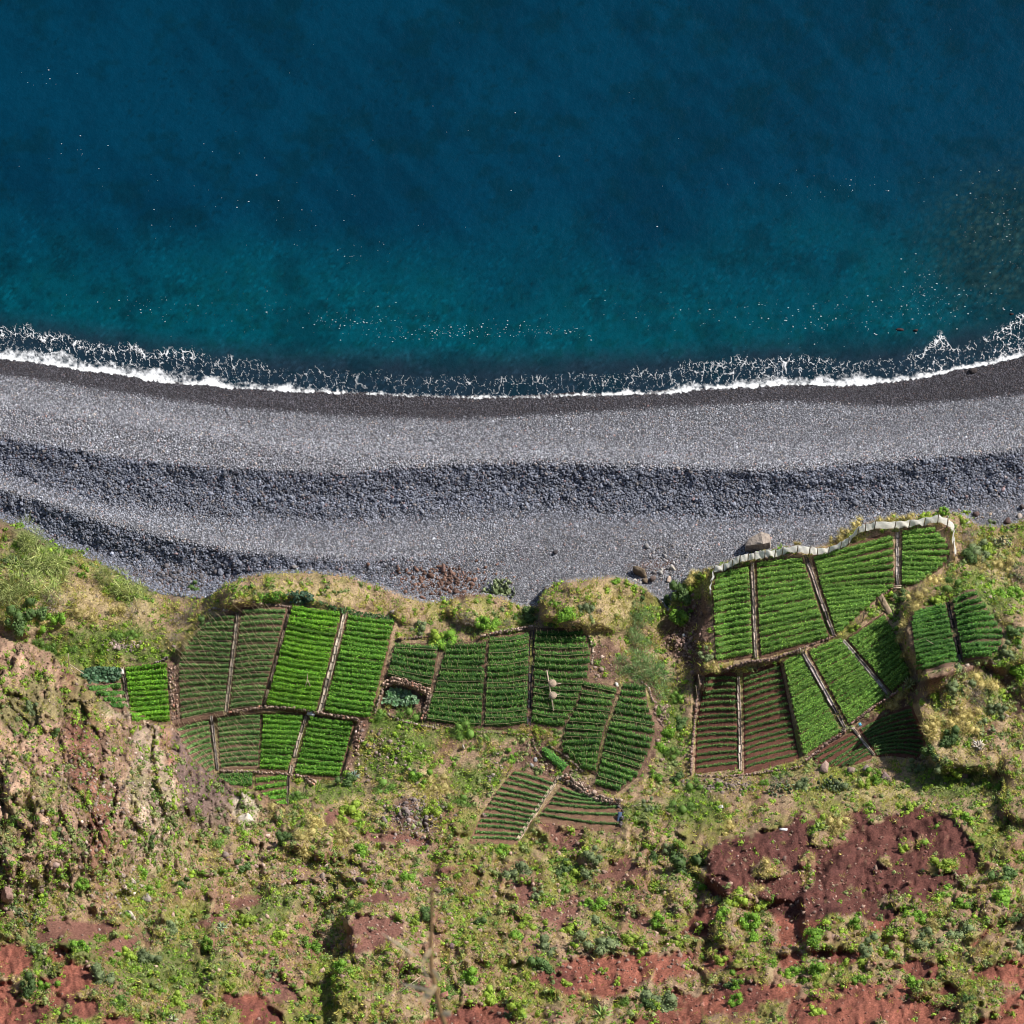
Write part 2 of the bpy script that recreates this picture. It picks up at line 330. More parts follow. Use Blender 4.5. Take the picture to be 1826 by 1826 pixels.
dirt_polys = [   # bare brown soil and rubble: tracks, edges of fields
 [(1618, 1232), (1650, 1210), (1700, 1192), (1765, 1178), (1800, 1200), (1826, 1250), (1860, 1270), (1860, 1290), (1800, 1260), (1770, 1200), (1705, 1206), (1640, 1240)],
 [(300, 1176), (318, 1172), (322, 1292), (302, 1292)], [(640, 1282), (668, 1270), (640, 1340), (612, 1392), (604, 1392)], [(305, 1286), (400, 1272), (404, 1280), (310, 1298)],
 [(1190, 1090), (1265, 1060), (1266, 1180), (1240, 1210), (1190, 1160), (1175, 1120)], [(1150, 1218), (1175, 1218), (1185, 1300), (1150, 1390), (1130, 1400), (1160, 1330), (1168, 1290)],
 [(700, 1020), (780, 1005), (850, 1030), (860, 1062), (800, 1072), (720, 1060)], [(975, 1320), (1030, 1380), (1110, 1440), (1050, 1440), (1000, 1390), (920, 1368), (900, 1330)],
 [(1235, 1205), (1320, 1188), (1322, 1206), (1240, 1212)], [(1460, 1340), (1520, 1300), (1600, 1250), (1650, 1230), (1650, 1250), (1560, 1300), (1450, 1370)],
 [(690, 1218), (765, 1238), (755, 1285), (672, 1272)], [(1085, 1130), (1120, 1180), (1100, 1220), (1050, 1215), (1060, 1150)], [(700, 1430), (740, 1420), (770, 1470), (720, 1490), (690, 1460)],
 [(340, 1040), (240, 1035), (200, 1010), (230, 1010), (330, 1030), (380, 1050)],
]
def mask(polys, x=None, y=None):
    x = wx if x is None else x; y = wy if y is None else y
    m = np.zeros(GX.shape, bool)
    for p in polys: m |= inpoly(x, y, p)
    return m.astype(float)

fields = np.zeros(GX.shape, bool)
for Lp, Rp, *_ in PLOTS: fields |= inpoly(GX, GY, plotpoly(Lp, Rp))
fieldm = blur(fields.astype(float), 2)
fieldm = np.clip(blur(np.clip(fieldm * 3, 0, 1), 4) * 1.4, 0, 1)
for poly, h, x0, x1, b in mesas:
    m = blur(inpoly(wx + 8 * fbm(MX / 1.1, MY / 1.1, 301, 3), wy + 7 * fbm(MX / 1.3, MY / 1.3, 302, 3), poly).astype(float), b + 2)
    m = m * (.75 + .35 * vnoise(MX / 2.5, MY / 2.5, 303))
    land += h * m * (1 - sstep(0, 1, (GX - x0) / (x1 - x0)) * 0.95)
wx = wx + 7 * fbm(MX / .9, MY / .9, 15, 3, .6); wy = wy + 6 * fbm(MX / .9, MY / .9, 16, 3, .6)
redm = blur(mask(red_polys), 1); purm = blur(mask(purple_polys), 1) * sstep(-.75, -.2, fbm(MX / 1.2, MY / 1.2, 17, 3)); dirtm = blur(mask(dirt_polys), 1)
_ex = np.zeros(GX.shape)
for cx, cy, rx, ry in [(1478, 1487, 42, 26), (1375, 1548, 36, 16), (1440, 1538, 14, 22), (1436, 1565, 12, 22), (1684, 1542, 26, 12), (1612, 1512, 14, 14), (1640, 1500, 10, 8), (1575, 1538, 14, 9), (1560, 1460, 16, 8), (1445, 1452, 14, 14), (1600, 1610, 40, 14), (1240, 1765, 30, 10)]:
    _ex = np.maximum(_ex, 1 - sstep(.75, 1.1, np.hypot((wx - cx) / rx, (wy - cy) / ry)))
_lowred = blur(inpoly(wx, wy, [(1140, 1770), (1290, 1742), (1480, 1752), (1650, 1745), (1850, 1700), (1850, 2000), (1080, 2000)]).astype(float), 3) + blur(inpoly(wx, wy, [(-60, 1690), (170, 1690), (180, 1790), (120, 1860), (-60, 1860)]).astype(float), 3) + blur(inpoly(wx, wy, [(1180, 1690), (1420, 1680), (1440, 1740), (1200, 1740)]).astype(float), 3)
redm = np.clip(redm + np.clip(_lowred, 0, 1) * sstep(-.15, .15, fbm(MX / 3.2, MY / 1.9, 306, 4)), 0, 1) * (1 - _ex)
redm = redm * sstep(-.95, -.45, fbm(MX / .8, MY / .6, 307, 3)); purm = purm * (1 - redm)
bare = np.clip(redm + purm, 0, 1)
rise = sstep(1400, 1520, GY)
gully = fbm(MX / 9, MY / 16, 31, 3)
ridg = 1 - 2 * np.abs(fbm((MX + .3 * MY) / 5.0, MY / 9.0, 33, 3))
ruff = fbm(MX / 1.4, MY / 1.4, 34, 5, .68)
land += (rise * (2.1 * gully + 0.95 * ridg * (1 - .35 * bare)) + (0.42 + .36 * rise) * ruff * (1 - .82 * bare)) * (1 - fieldm)
_v = 2.6 * fbm((MX + .5 * MY) / 7, (MY - .2 * MX) / 7, 304, 4, .6); _st = np.floor(_v) + sstep(.0, .22, _v - np.floor(_v))
land += rise * (1 - fieldm) * (1.7 * (_st - _v) + 1.9 * fbm(MX / 3.0, MY / 3.4, 305, 4) + .30 * fbm(MX / .7, MY / .7, 309, 3, .7)) * (1 - .68 * bare)
land += (1 - fieldm) * (1 - rise) * (.75 * fbm(MX / 3, MY / 3, 36, 4, .6))
# small rills in the bare red earth
land += redm * (-0.34 * np.clip(1 - np.abs(fbm((MX - .25 * MY) / 1.6, MY / 5.5, 37, 3)) * 5, 0, 1) + .22 * fbm(MX / .45, MY / .45, 38, 3))
land += (rise * (1 - fieldm) * 0.5) * np.clip(fbm(MX / 1.1, MY / .9, 39, 2) - .35, 0, 1) * 2.0
# terraces of the fields
land -= 0.7 * blur(inpoly(GX, GY, [(1236, 1204), (1392, 1180), (1430, 1352), (1320, 1384), (1236, 1384)]).astype(float), 1)
land -= 0.6 * blur(inpoly(GX, GY, [(672, 1276), (684, 1226), (702, 1217), (766, 1238), (756, 1288)]).astype(float), 1)
land -= 0.6 * blur(inpoly(GX, GY, [(308, 1296), (402, 1278), (545, 1270), (636, 1288), (604, 1400), (510, 1440), (380, 1384)]).astype(float), 1)

inc = inpoly(GX + 5 * fbm(MX / 1.2, MY / 1.2, 41) + 3 * fbm(MX / .4, MY / .4, 42), GY + 5 * fbm(MX / 1.5, MY / 1.5, 43), CLIFF)
streak = fbm(MX / 1.3 + .9 * fbm(MX / 2, MY / 2, 44), MY / 3.6, 45, 5, .66)
crag = 1 - 2 * np.abs(fbm(MX / 1.5, MY / 2.4, 46, 5, .68))
crag2 = fbm(MX / 3.2, MY / 5.0, 47, 3)
f1, f2, cidc = voro(MX / .9 + .4 * streak, MY / 1.3, 48)
cfade = 1 - sstep(1560, 1690, GY + 0.25 * (GX - 150))
_f1, _f2, _cb = voro(MX / 2.3 + .5 * crag2 + .25 * streak, MY / 3.4 + .4 * streak, 310)
cliffrock = cliffH + 1.9 * (_cb - .5) - .8 * (1 - sstep(0, .14, _f2 - _f1)) + 0.9 * streak + 0.75 * crag + 1.3 * crag2 + .6 * (cidc - .5) + .5 * fbm(MX / .55, MY / .8, 67, 3, .7) - 2.2 * np.clip(fbm(MX / 1.7, MY / 2.6, 49, 2) - .55, 0, 1) * 3
cm = inc.astype(float)
edge_soft = np.clip(blur(cm, 14), 0, 1)
cliffsoft = sstep(1470, 1640, GY + .35 * (GX - 200))            # melts into the hillside at its foot
cw = cm * (1 - cliffsoft)
landz = land * (1 - cw) + cliffrock * cw
# beach / land junction
bl = byw * 0 + GY + 3 * fbm(MX / 1.0, MY / 1.0, 51, 3) - bluff(GX)
lm = sstep(-3, 3, bl)
smooth_left = 1 - sstep(300, 400, GX)
lmL = sstep(-20, 25, bl)
lm = np.where(GX < 400, lm * (1 - smooth_left) + lmL * smooth_left, lm)
H = beach * (1 - lm) + landz * lm
for j in range(1, NY):                                         # never fall faster, going down, than a wall that faces the camera
    H[j] = np.maximum(H[j], H[j - 1] - 0.12 * (gy[j] - gy[j - 1]))
PTS = ray(GX, GY, H)

def hz(px, py):
    px = np.asarray(px, float); py = np.asarray(py, float)
    ux = np.interp(px, gx, np.arange(NX)); uy = np.interp(py, gy, np.arange(NY))
    i0 = np.clip(ux.astype(int), 0, NX - 2); j0 = np.clip(uy.astype(int), 0, NY - 2)
    fx = ux - i0; fy = uy - j0
    return (H[j0, i0] * (1 - fx) * (1 - fy) + H[j0, i0 + 1] * fx * (1 - fy) + H[j0 + 1, i0] * (1 - fx) * fy + H[j0 + 1, i0 + 1] * fx * fy)
def ground(px, py, dz=0.0):
    p = ray(px, py, hz(px, py)); p[..., 2] += dz
    return p
def samp(A, px, py):
    i = np.clip(np.interp(px, gx, np.arange(NX)).round().astype(int), 0, NX - 1)
    j = np.clip(np.interp(py, gy, np.arange(NY)).round().astype(int), 0, NY - 1)
    return A[j, i]

# ------------------------------------------------------------------ mesh and material helpers
def mesh_np(name, V, F, mat=None, col=None, smooth=False, extra=None):
    """V (n,3); F list of arrays of faces, every array (m,3) or (m,4)"""
    if not isinstance(F, (list, tuple)): F = [F]
    F = [np.asarray(f, dtype=np.int32) for f in F if len(f)]
    me = bpy.data.meshes.new(name)
    V = np.asarray(V, dtype=np.float32)
    me.vertices.add(len(V)); me.vertices.foreach_set('co', V.ravel())
    loops = np.concatenate([f.ravel() for f in F])
    tot = np.concatenate([np.full(len(f), f.shape[1], np.int32) for f in F])
    st = np.r_[0, np.cumsum(tot)[:-1]].astype(np.int32)
    me.loops.add(len(loops)); me.loops.foreach_set('vertex_index', loops)
    me.polygons.add(len(tot)); me.polygons.foreach_set('loop_start', st); me.polygons.foreach_set('loop_total', tot)
    if smooth: me.polygons.foreach_set('use_smooth', np.ones(len(tot), bool))
    if col is not None:
        a = me.color_attributes.new('col', 'FLOAT_COLOR', 'POINT')
        c = np.ones((len(V), 4), np.float32); c[:, :col.shape[1]] = col
        a.data.foreach_set('color', c.ravel())
    for k, v in (extra or {}).items():
        a = me.attributes.new(k, 'FLOAT', 'POINT'); a.data.foreach_set('value', np.asarray(v, np.float32).ravel())
    me.update(calc_edges=True); me.validate()
    if mat: me.materials.append(mat)
    return me
def link(name, me, parent=None, loc=None, rot=None, scale=None):
    o = bpy.data.objects.new(name, me); COL.objects.link(o)
    if parent: o.parent = parent
    if loc is not None: o.location = tuple(float(v) for v in loc)
    if rot is not None: o.rotation_euler = rot
    if scale is not None: o.scale = scale
    return o
def tag(o, label=None, cat=None, group=None, kind=None):
    if label: o['label'] = label
    if cat: o['category'] = cat
    if group: o['group'] = group
    if kind: o['kind'] = kind
    return o
def empty(name, loc):
    o = bpy.data.objects.new(name, None); COL.objects.link(o); o.location = tuple(float(v) for v in loc)
    o.empty_display_size = .3
    return o
def off(me_pts, loc): return me_pts - np.asarray(loc)[None, :]

def new_mat(name, rough=0.85, spec=0.2):
    m = bpy.data.materials.new(name); m.use_nodes = True
    b = m.node_tree.nodes['Principled BSDF']
    b.inputs['Roughness'].default_value = rough
    b.inputs['Specular IOR Level'].default_value = spec
    return m, m.node_tree, b
def N(nt, t, **kw):
    n = nt.nodes.new(t)
    for k, v in kw.items():
        if k in ('operation', 'blend_type', 'data_type', 'attribute_name', 'attribute_type', 'feature', 'noise_dimensions'): setattr(n, k, v)
        else: n.inputs[k].default_value = v
    return n
def attr_mat(name, rough=.9, spec=.15, nscale=6.0, lo=.7, hi=1.3, bump=0.0, bscale=8.0, transl=0.0, objrand=0.0, inst=False, base=None):
    """colour from the mesh's own colour attribute (or a base colour), varied by fine noise, with fine relief"""
    m, nt, b = new_mat(name, rough, spec)
    if base is None:
        a = N(nt, 'ShaderNodeAttribute', attribute_name='col', attribute_type='INSTANCER' if inst else 'GEOMETRY'); src = a.outputs['Color']
    else:
        a = nt.nodes.new('ShaderNodeRGB'); a.outputs[0].default_value = (*base, 1); src = a.outputs[0]
    tc = nt.nodes.new('ShaderNodeTexCoord')
    if nscale:
        n = N(nt, 'ShaderNodeTexNoise'); n.inputs['Scale'].default_value = nscale; n.inputs['Detail'].default_value = 5; n.inputs['Roughness'].default_value = .65
        nt.links.new(tc.outputs['Object'], n.inputs['Vector'])
        mr = nt.nodes.new('ShaderNodeMapRange'); mr.inputs[1].default_value = .3; mr.inputs[2].default_value = .7; mr.inputs[3].default_value = lo; mr.inputs[4].default_value = hi
        nt.links.new(n.outputs[0], mr.inputs[0])
        mx = nt.nodes.new('ShaderNodeVectorMath'); mx.operation = 'SCALE'
        nt.links.new(src, mx.inputs[0]); nt.links.new(mr.outputs[0], mx.inputs['Scale']); src = mx.outputs[0]
    if objrand:
        oi = nt.nodes.new('ShaderNodeObjectInfo')
        mr2 = nt.nodes.new('ShaderNodeMapRange'); mr2.inputs[3].default_value = 1 - objrand; mr2.inputs[4].default_value = 1 + objrand
        nt.links.new(oi.outputs['Random'], mr2.inputs[0])
        mx2 = nt.nodes.new('ShaderNodeVectorMath'); mx2.operation = 'SCALE'
        nt.links.new(src, mx2.inputs[0]); nt.links.new(mr2.outputs[0], mx2.inputs['Scale']); src = mx2.outputs[0]
    nt.links.new(src, b.inputs['Base Color'])
    if bump:
        n2 = N(nt, 'ShaderNodeTexNoise'); n2.inputs['Scale'].default_value = bscale; n2.inputs['Detail'].default_value = 6; n2.inputs['Roughness'].default_value = .7
        nt.links.new(tc.outputs['Object'], n2.inputs['Vector'])
        bp = nt.nodes.new('ShaderNodeBump'); bp.inputs['Strength'].default_value = bump; bp.inputs['Distance'].default_value = .25
        nt.links.new(n2.outputs[0], bp.inputs['Height']); nt.links.new(bp.outputs[0], b.inputs['Normal'])
    if transl:
        tr = nt.nodes.new('ShaderNodeBsdfTranslucent'); nt.links.new(src, tr.inputs[0])
        mixs = nt.nodes.new('ShaderNodeMixShader'); mixs.inputs[0].default_value = transl
        out = nt.nodes['Material Output']
        nt.links.new(b.outputs[0], mixs.inputs[1]); nt.links.new(tr.outputs[0], mixs.inputs[2]); nt.links.new(mixs.outputs[0], out.inputs[0])
    return m

M_ground = attr_mat('earth and rock', .95, .1, 4.5, .5, 1.5, 1.0, 5.5)
M_leaf = attr_mat('leaves', .6, .25, 0, transl=.12)
M_shrub = attr_mat('shrub leaves', .6, .25, 0, transl=.12, objrand=.22)
M_grass = attr_mat('grass blades', .75, .15, 0, transl=.15)
M_soil = attr_mat('field soil', .95, .1, 5.0, .7, 1.3, .8, 6.0)
M_wood = attr_mat('weathered wood', .85, .2, 5.0, .7, 1.25, .3, 10, base=(.50, .42, .33))
M_cane = attr_mat('dry cane', .8, .2, 0, base=(.56, .45, .28))
M_strip = attr_mat('pale channel', .9, .15, 3.0, .55, 1.3, .5, 6)
M_rock = attr_mat('rock', .9, .2, 2.0, .7, 1.3, .7, 4, objrand=.15)
M_peb = attr_mat('beach stone', .65, .35, 0, inst=True)
M_cloth = attr_mat('white windbreak cloth', .85, .1, 3.0, .88, 1.08, .3, 5, base=(.92, .91, .88), transl=.72)
M_stone = attr_mat('wall stones', .92, .15, 3, .7, 1.3, .5, 6)

# ------------------------------------------------------------------ terrain colour (soil, rock, dry grass mat; some slope shade painted in)
def C(*c): return np.array(c, float)
def mixc(A, c, m): return A * (1 - m[..., None]) + np.asarray(c) * m[..., None]
n1 = fbm(MX / 5, MY / 5, 61, 4); n2 = fbm(MX / 1.2, MY / 1.2, 62, 4, .6); n3 = fbm(MX / .35, MY / .35, 63, 3, .6)
col = np.zeros(GX.shape + (3,)) + C(.31, .215, .14)
col = mixc(col, C(.24, .125, .085), .7 * rise * sstep(-.2, .3, fbm(MX / 4, MY / 4, 308, 3)))
col = mixc(col, C(.20, .20, .06), sstep(-.1, .45, n1 + .5 * n2))          # green-dry mat
col = mixc(col, C(.36, .27, .16), sstep(.1, .6, n2 - .4 * n1))
col = mixc(col, C(.17, .075, .055), .55 * sstep(.25, .6, fbm(MX / 3, MY / 3, 64, 3)))
# green and straw areas
green_spots = [(200, 1145, 120, 35), (270, 1170, 60, 18), (720, 1330, 60, 35), (840, 1390, 50, 30), (600, 1410, 60, 22), (1190, 1300, 30, 110), (1230, 1440, 60, 40), (1140, 1450, 50, 25),
               (470, 1055, 60, 16), (700, 1290, 70, 12), (860, 1308, 110, 12), (60, 990, 70, 60), (230, 1050, 50, 30), (1760, 1060, 60, 60), (1780, 1200, 40, 60), (1700, 1390, 90, 40), (690, 1360, 50, 30), (150, 1165, 90, 22), (100, 1700, 90, 50), (300, 1730, 120, 50), (480, 1620, 60, 40)]
straw_spots = [(750, 1400, 60, 35), (690, 1440, 60, 26), (540, 1060, 140, 26), (820, 1090, 60, 26), (1080, 1080, 70, 40), (100, 1080, 110, 50), (230, 1090, 60, 20), (1700, 1300, 50, 70), (1780, 1000, 40, 50), (1620, 925, 90, 14), (560, 1480, 50, 40), (1560, 1410, 90, 25), (640, 1440, 50, 25)]
def spots(L, s):
    m = np.zeros(GX.shape)
    for cx, cy, rx, ry in L:
        d = np.hypot((wx - cx) / rx, (wy - cy) / ry)
        m = np.maximum(m, 1 - sstep(.5, 1.15, d + .35 * s))
    return m
gsp = spots(green_spots, n2); ssp = spots(straw_spots, n2)
col = mixc(col, C(.11, .16, .04), .8 * gsp)
col = mixc(col, C(.42, .33, .18), .8 * ssp)
col = mixc(col, C(.19, .088, .07), purm * .95)
redc = mixc(np.zeros(GX.shape + (3,)) + C(.25, .092, .064), C(.16, .06, .047), sstep(-.2, .5, n1 + .5 * n2))
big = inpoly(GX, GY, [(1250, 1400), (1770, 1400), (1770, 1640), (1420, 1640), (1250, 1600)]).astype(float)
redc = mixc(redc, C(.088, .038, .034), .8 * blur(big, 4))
redc = redc * (1 + .45 * np.clip(fbm(MX / .6, MY / .6, 66, 3), -1, .6))[..., None]
col = col * (1 - redm[..., None]) + redc * redm[..., None]
dcol = mixc(np.zeros(GX.shape + (3,)) + C(.20, .125, .09), C(.12, .07, .052), sstep(-.2, .4, n2))
col = col * (1 - dirtm[..., None]) + dcol * dirtm[..., None]
# cliff rock
rc = np.zeros(GX.shape + (3,)) + C(.33, .215, .15)
palem = sstep(-.1, .35, streak * .6 + .9 * np.exp(-((GX - 265 - .12 * (GY - 1400)) / 55.0) ** 2) - .45 + .4 * n2)
rc = mixc(rc, C(.44, .34, .255), palem * .8)
rc = mixc(rc, C(.22, .095, .068), .8 * sstep(.15, .5, fbm(MX / 2.2, MY / 9, 65, 3) + .7 * np.exp(-((GX - 175) / 40.0) ** 2) - .25))
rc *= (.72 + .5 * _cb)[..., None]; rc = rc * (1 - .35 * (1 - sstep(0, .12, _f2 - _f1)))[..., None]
rc = mixc(rc, C(.16, .17, .06), .6 * sstep(.2, .5, n1 + .4 * n2))
rc = mixc(rc, C(.17, .115, .105), .92 * blur(inpoly(wx, wy, [(308, 1296), (345, 1350), (395, 1384), (430, 1420), (400, 1480), (370, 1500), (325, 1460), (312, 1380)]).astype(float), 1))  # purplish rock; the shade on this face is also put into the colour
rc = mixc(rc, C(.48, .41, .33), .9 * blur(inpoly(wx, wy, [(415, 1420), (445, 1412), (460, 1440), (450, 1480), (425, 1482)]).astype(float), 1))
rc = mixc(rc, C(.50, .42, .33), .8 * blur(inpoly(wx, wy, [(200, 1610), (275, 1620), (245, 1648), (205, 1640)]).astype(float), 1))
rc *= (1 + .45 * (cidc - .5) + .25 * n3 + .30 * np.clip(fbm(MX / .7, MY / 1.0, 68, 4, .7), -1, 1))[..., None]
col = col * (1 - cw[..., None]) + rc * cw[..., None]
bc = np.zeros(GX.shape + (3,)) + C(.095, .097, .11)
wet = (1 - sstep(-4, 8, GY - L_wet(GX) - 4 * n2))
bc = mixc(bc, C(.035, .033, .038), wet)
bc = mixc(bc, C(.03, .035, .05), np.clip(shade_slope, 0, 1) * .6)  # shade of the landward slopes painted into the beach colour
rub = spots([(790, 1040, 70, 30), (1170, 1010, 50, 14), (300, 1030, 110, 25)], n2)
bc = mixc(bc, C(.12, .07, .055), rub * .8)
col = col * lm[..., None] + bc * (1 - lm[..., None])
col *= (1 + .16 * n3 + .10 * n2)[..., None]
col = np.clip(col, .01, .9)

idx = np.arange(NX * NY).reshape(NY, NX)
Fq = np.stack([idx[1:, :-1], idx[1:, 1:], idx[:-1, 1:], idx[:-1, :-1]], -1).reshape(-1, 4)
tme = mesh_np('terrain', PTS.reshape(-1, 3), Fq, M_ground, col.reshape(-1, 3), smooth=False)
tag(link('ground', tme), kind='structure')

# ------------------------------------------------------------------ sea
sxs = np.r_[np.arange(-700, -60, 20.0), np.arange(-60, 1890, 4.4), np.arange(1890, 2530, 20.0)]
sys_ = np.r_[np.arange(-900, -40, 20.0), np.arange(-40, 730, 4.4)]
SXg, SYg = np.meshgrid(sxs, sys_)
dsh = shore(SXg) - SYg
ax, ay = SXg / 16.6, SYg / 16.6
big1 = fbm(ax / 14, ay / 11, 71, 3); m1 = fbm((ax + ay) / 9, (ay - ax) / 2.4, 72, 4); m2 = fbm(ax / 1.3, ay / 1.0, 73, 4, .65); m3 = fbm(ax / .4, ay / .35, 74, 2)
deep = C(.0001, .0285, .059); deep2 = C(.0001, .020, .042); teal = C(.0001, .053, .075); slate = C(.009, .020, .034)
sc = np.zeros(SXg.shape + (3,)) + deep
sc = mixc(sc, deep2, .85 * sstep(-.3, .5, m1 * .7 + big1 * .6 + .35 * m2))
tealm = (1 - sstep(70, 360, dsh + 90 * big1 + 30 * m2))
sc = mixc(sc, teal, tealm * .9)
sc = mixc(sc, C(.0004, .034, .042), .75 * sstep(-.05, .45, m2) * tealm)
sc = mixc(sc, slate, .95 * (1 - sstep(38, 95, dsh + 12 * m2)))
rr = np.exp(-(((SXg - 1810) / 130.0) ** 2 + ((SYg - 440) / 120.0) ** 2) ** 1)
v1, v2, vc = voro(ax / .85, ay / .62, 75)
rockm = np.clip(rr * 1.5 + .35 * m2 * rr, 0, 1) * sstep(.02, .28, v2 - v1)
sc = mixc(sc, C(.003, .020, .030), np.clip(rr * 1.5, 0, 1) * .7)
sc = sc * (1 - (rockm * .9)[..., None]) + (np.stack([.004 + .012 * vc, .026 + .022 * vc, .034 + .018 * vc], -1)) * (rockm * .9)[..., None] * (1.15 - v1)[..., None]
speck = sstep(.35, .75, fbm(ax / .5, ay / .4, 76, 2)) * sstep(.05, .5, fbm(ax / 5, ay / 4, 77, 2) + .2)
sc = mixc(sc, C(.0004, .013, .022), .5 * speck)
sc = mixc(sc, C(.0004, .017, .028), .5 * sstep(.0, .45, fbm(ax / 3.5, ay / 2.6, 78, 5, .6)))
sc *= (1 + .10 * m3 + .07 * m2)[..., None]
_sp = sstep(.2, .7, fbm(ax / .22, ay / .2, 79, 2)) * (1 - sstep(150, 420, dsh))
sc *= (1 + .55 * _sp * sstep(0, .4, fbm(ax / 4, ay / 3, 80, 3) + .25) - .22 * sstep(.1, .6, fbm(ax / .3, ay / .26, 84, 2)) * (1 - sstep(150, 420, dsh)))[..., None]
sc = np.clip(sc, .0001, 1)
SP = ray(SXg, SYg, 0.035 * m2 + .02 * m3)
si = np.arange(SXg.size).reshape(SXg.shape)
Fs = np.stack([si[1:, :-1], si[1:, 1:], si[:-1, 1:], si[:-1, :-1]], -1).reshape(-1, 4)
M_sea, nt, b = new_mat('sea water', .3, .10)
a = N(nt, 'ShaderNodeAttribute', attribute_name='col'); nt.links.new(a.outputs['Color'], b.inputs['Base Color'])
b.inputs['IOR'].default_value = 1.33
tc = nt.nodes.new('ShaderNodeTexCoord'); n = N(nt, 'ShaderNodeTexNoise'); n.inputs['Scale'].default_value = 2.6; n.inputs['Detail'].default_value = 7; n.inputs['Roughness'].default_value = .65
nt.links.new(tc.outputs['Object'], n.inputs['Vector'])
bp = nt.nodes.new('ShaderNodeBump'); bp.inputs['Strength'].default_value = .35; bp.inputs['Distance'].default_value = .16
nt.links.new(n.outputs[0], bp.inputs['Height']); nt.links.new(bp.outputs[0], b.inputs['Normal'])
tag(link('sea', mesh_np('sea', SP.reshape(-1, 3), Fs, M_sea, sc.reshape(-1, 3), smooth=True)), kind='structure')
M_open, nt, b = new_mat('open sea water', .3, .10)
b.inputs['Base Color'].default_value = (.0001, .0235, .048, 1)
n = N(nt, 'ShaderNodeTexNoise'); n.inputs['Scale'].default_value = 1.2; n.inputs['Detail'].default_value = 6
bp = nt.nodes.new('ShaderNodeBump'); bp.inputs['Strength'].default_value = .5; bp.inputs['Distance'].default_value = .3
tc = nt.nodes.new('ShaderNodeTexCoord'); nt.links.new(tc.outputs['Object'], n.inputs['Vector'])
nt.links.new(n.outputs[0], bp.inputs['Height']); nt.links.new(bp.outputs[0], b.inputs['Normal'])
B = 30000
tag(link('open_sea', mesh_np('open_sea', [(-B, -600, -.8), (B, -600, -.8), (B, B, -.8), (-B, B, -.8)], [[(0, 1, 2, 3)]], M_open)), kind='structure')

# ------------------------------------------------------------------ foam
fxs = np.arange(-60, 1886, 1.15); fys = np.arange(0, 128, 1.15)
FX, FD = np.meshgrid(fxs, fys)                    # FD: distance seaward of the water's edge
edge = shore(FX) + 2.6 * fbm(FX / 45, FX * 0, 81, 4) + 1.2 * fbm(FX / 7, FX * 0, 82, 3)
FY = edge + 5 - FD
lx, ly = FX / 16.6, FY / 16.6
wA = .35 * fbm(lx / .8, ly / .8, 83, 3)
def lace(sx, sy, seed, k):
    q1, q2, _ = voro(lx / sx + wA / sx * 1.2, ly / sy + .4 * fbm(lx / .5, ly / .5, seed + 3, 2), seed)
    return np.clip(1 - (q2 - q1) / k, 0, 1)
lc = np.maximum(lace(.85, 1.25, 91, .12), .72 * lace(.4, .55, 92, .13))
wid = (1 + .45 * fbm(FX / 55, FX * 0 + 3.3, 89, 3)) * 1.05 * np.interp(FX, [-60, 0, 150, 350, 480, 600, 700, 850, 950, 1100, 1300, 1420, 1550, 1640, 1700, 1826, 1900], [26, 26, 24, 20, 15, 11, 12, 10, 7, 10, 14, 19, 15, 14, 11, 13, 16])
body = np.interp(FX, [-60, 300, 520, 620, 700, 850, 920, 1000, 1300, 1900], [1, 1, .95, .6, .72, .75, .6, .9, 1, 1])
reach = np.interp(FX, [-60, 0, 100, 250, 350, 500, 700, 900, 1100, 1300, 1400, 1500, 1600, 1640, 1680, 1700, 1760, 1800, 1900], [62, 62, 68, 66, 60, 46, 42, 42, 46, 58, 62, 50, 46, 52, 88, 44, 60, 78, 84])
dens = np.interp(FX, [-60, 0, 250, 350, 500, 700, 900, 1100, 1250, 1400, 1500, 1620, 1680, 1720, 1800, 1900], [.95, .95, .9, .75, .45, .40, .45, .55, .65, .85, .5, .55, 1.1, .4, 1, 1])
reach = reach * (1 + .22 * fbm(FX / 38, FX * 0, 85, 3))
nn = fbm(lx / .3, ly / .3, 86, 3, .65); nb = fbm(lx / 1.4, ly / 1.0, 87, 3)
solid = (1.02 - .85 * FD / wid + .42 * nn + .35 * nb + .30 * fbm(FX / 22, FD / 12, 88, 3) - (1 - body) * 1.0 + .5 * (1 - body) * np.clip(nn, 0, 1)) * sstep(0, 4, FD + 3 * nn)
solid = np.where(FD < wid * 2.2, .93 * sstep(.15, 1.0, solid), 0)
inzone = sstep(0, 8, FD) * (1 - sstep(.86, 1.05, FD / reach + .10 * nb))
crestb = np.exp(-((FD / reach - .82) / .14) ** 2)
al = sstep(.36, .95, lc + .12 * nn - .12 + .30 * (crestb * dens) + .35 * nb * dens - (1 - dens) * .22) * inzone
al *= np.clip(dens * .6 + .32, 0, .85)
alpha = np.clip(np.maximum(solid, al), 0, 1)
zz = np.maximum(0.06, np.where(FD < 14, hz(FX, FY) + .10, .06)) + .08 * alpha
FP = ray(FX, FY, zz)
fi = np.arange(FX.size).reshape(FX.shape)
q = np.stack([fi[1:, :-1], fi[:-1, :-1], fi[:-1, 1:], fi[1:, 1:]], -1).reshape(-1, 4)
am = alpha.ravel()[q].max(1)
q = q[am > .06]
used, inv = np.unique(q, return_inverse=True)
M_foam, nt, b = new_mat('foam', .8, .2)
b.inputs['Base Color'].default_value = (.86, .88, .9, 1)
a = N(nt, 'ShaderNodeAttribute', attribute_name='alpha'); nt.links.new(a.outputs['Fac'], b.inputs['Alpha'])
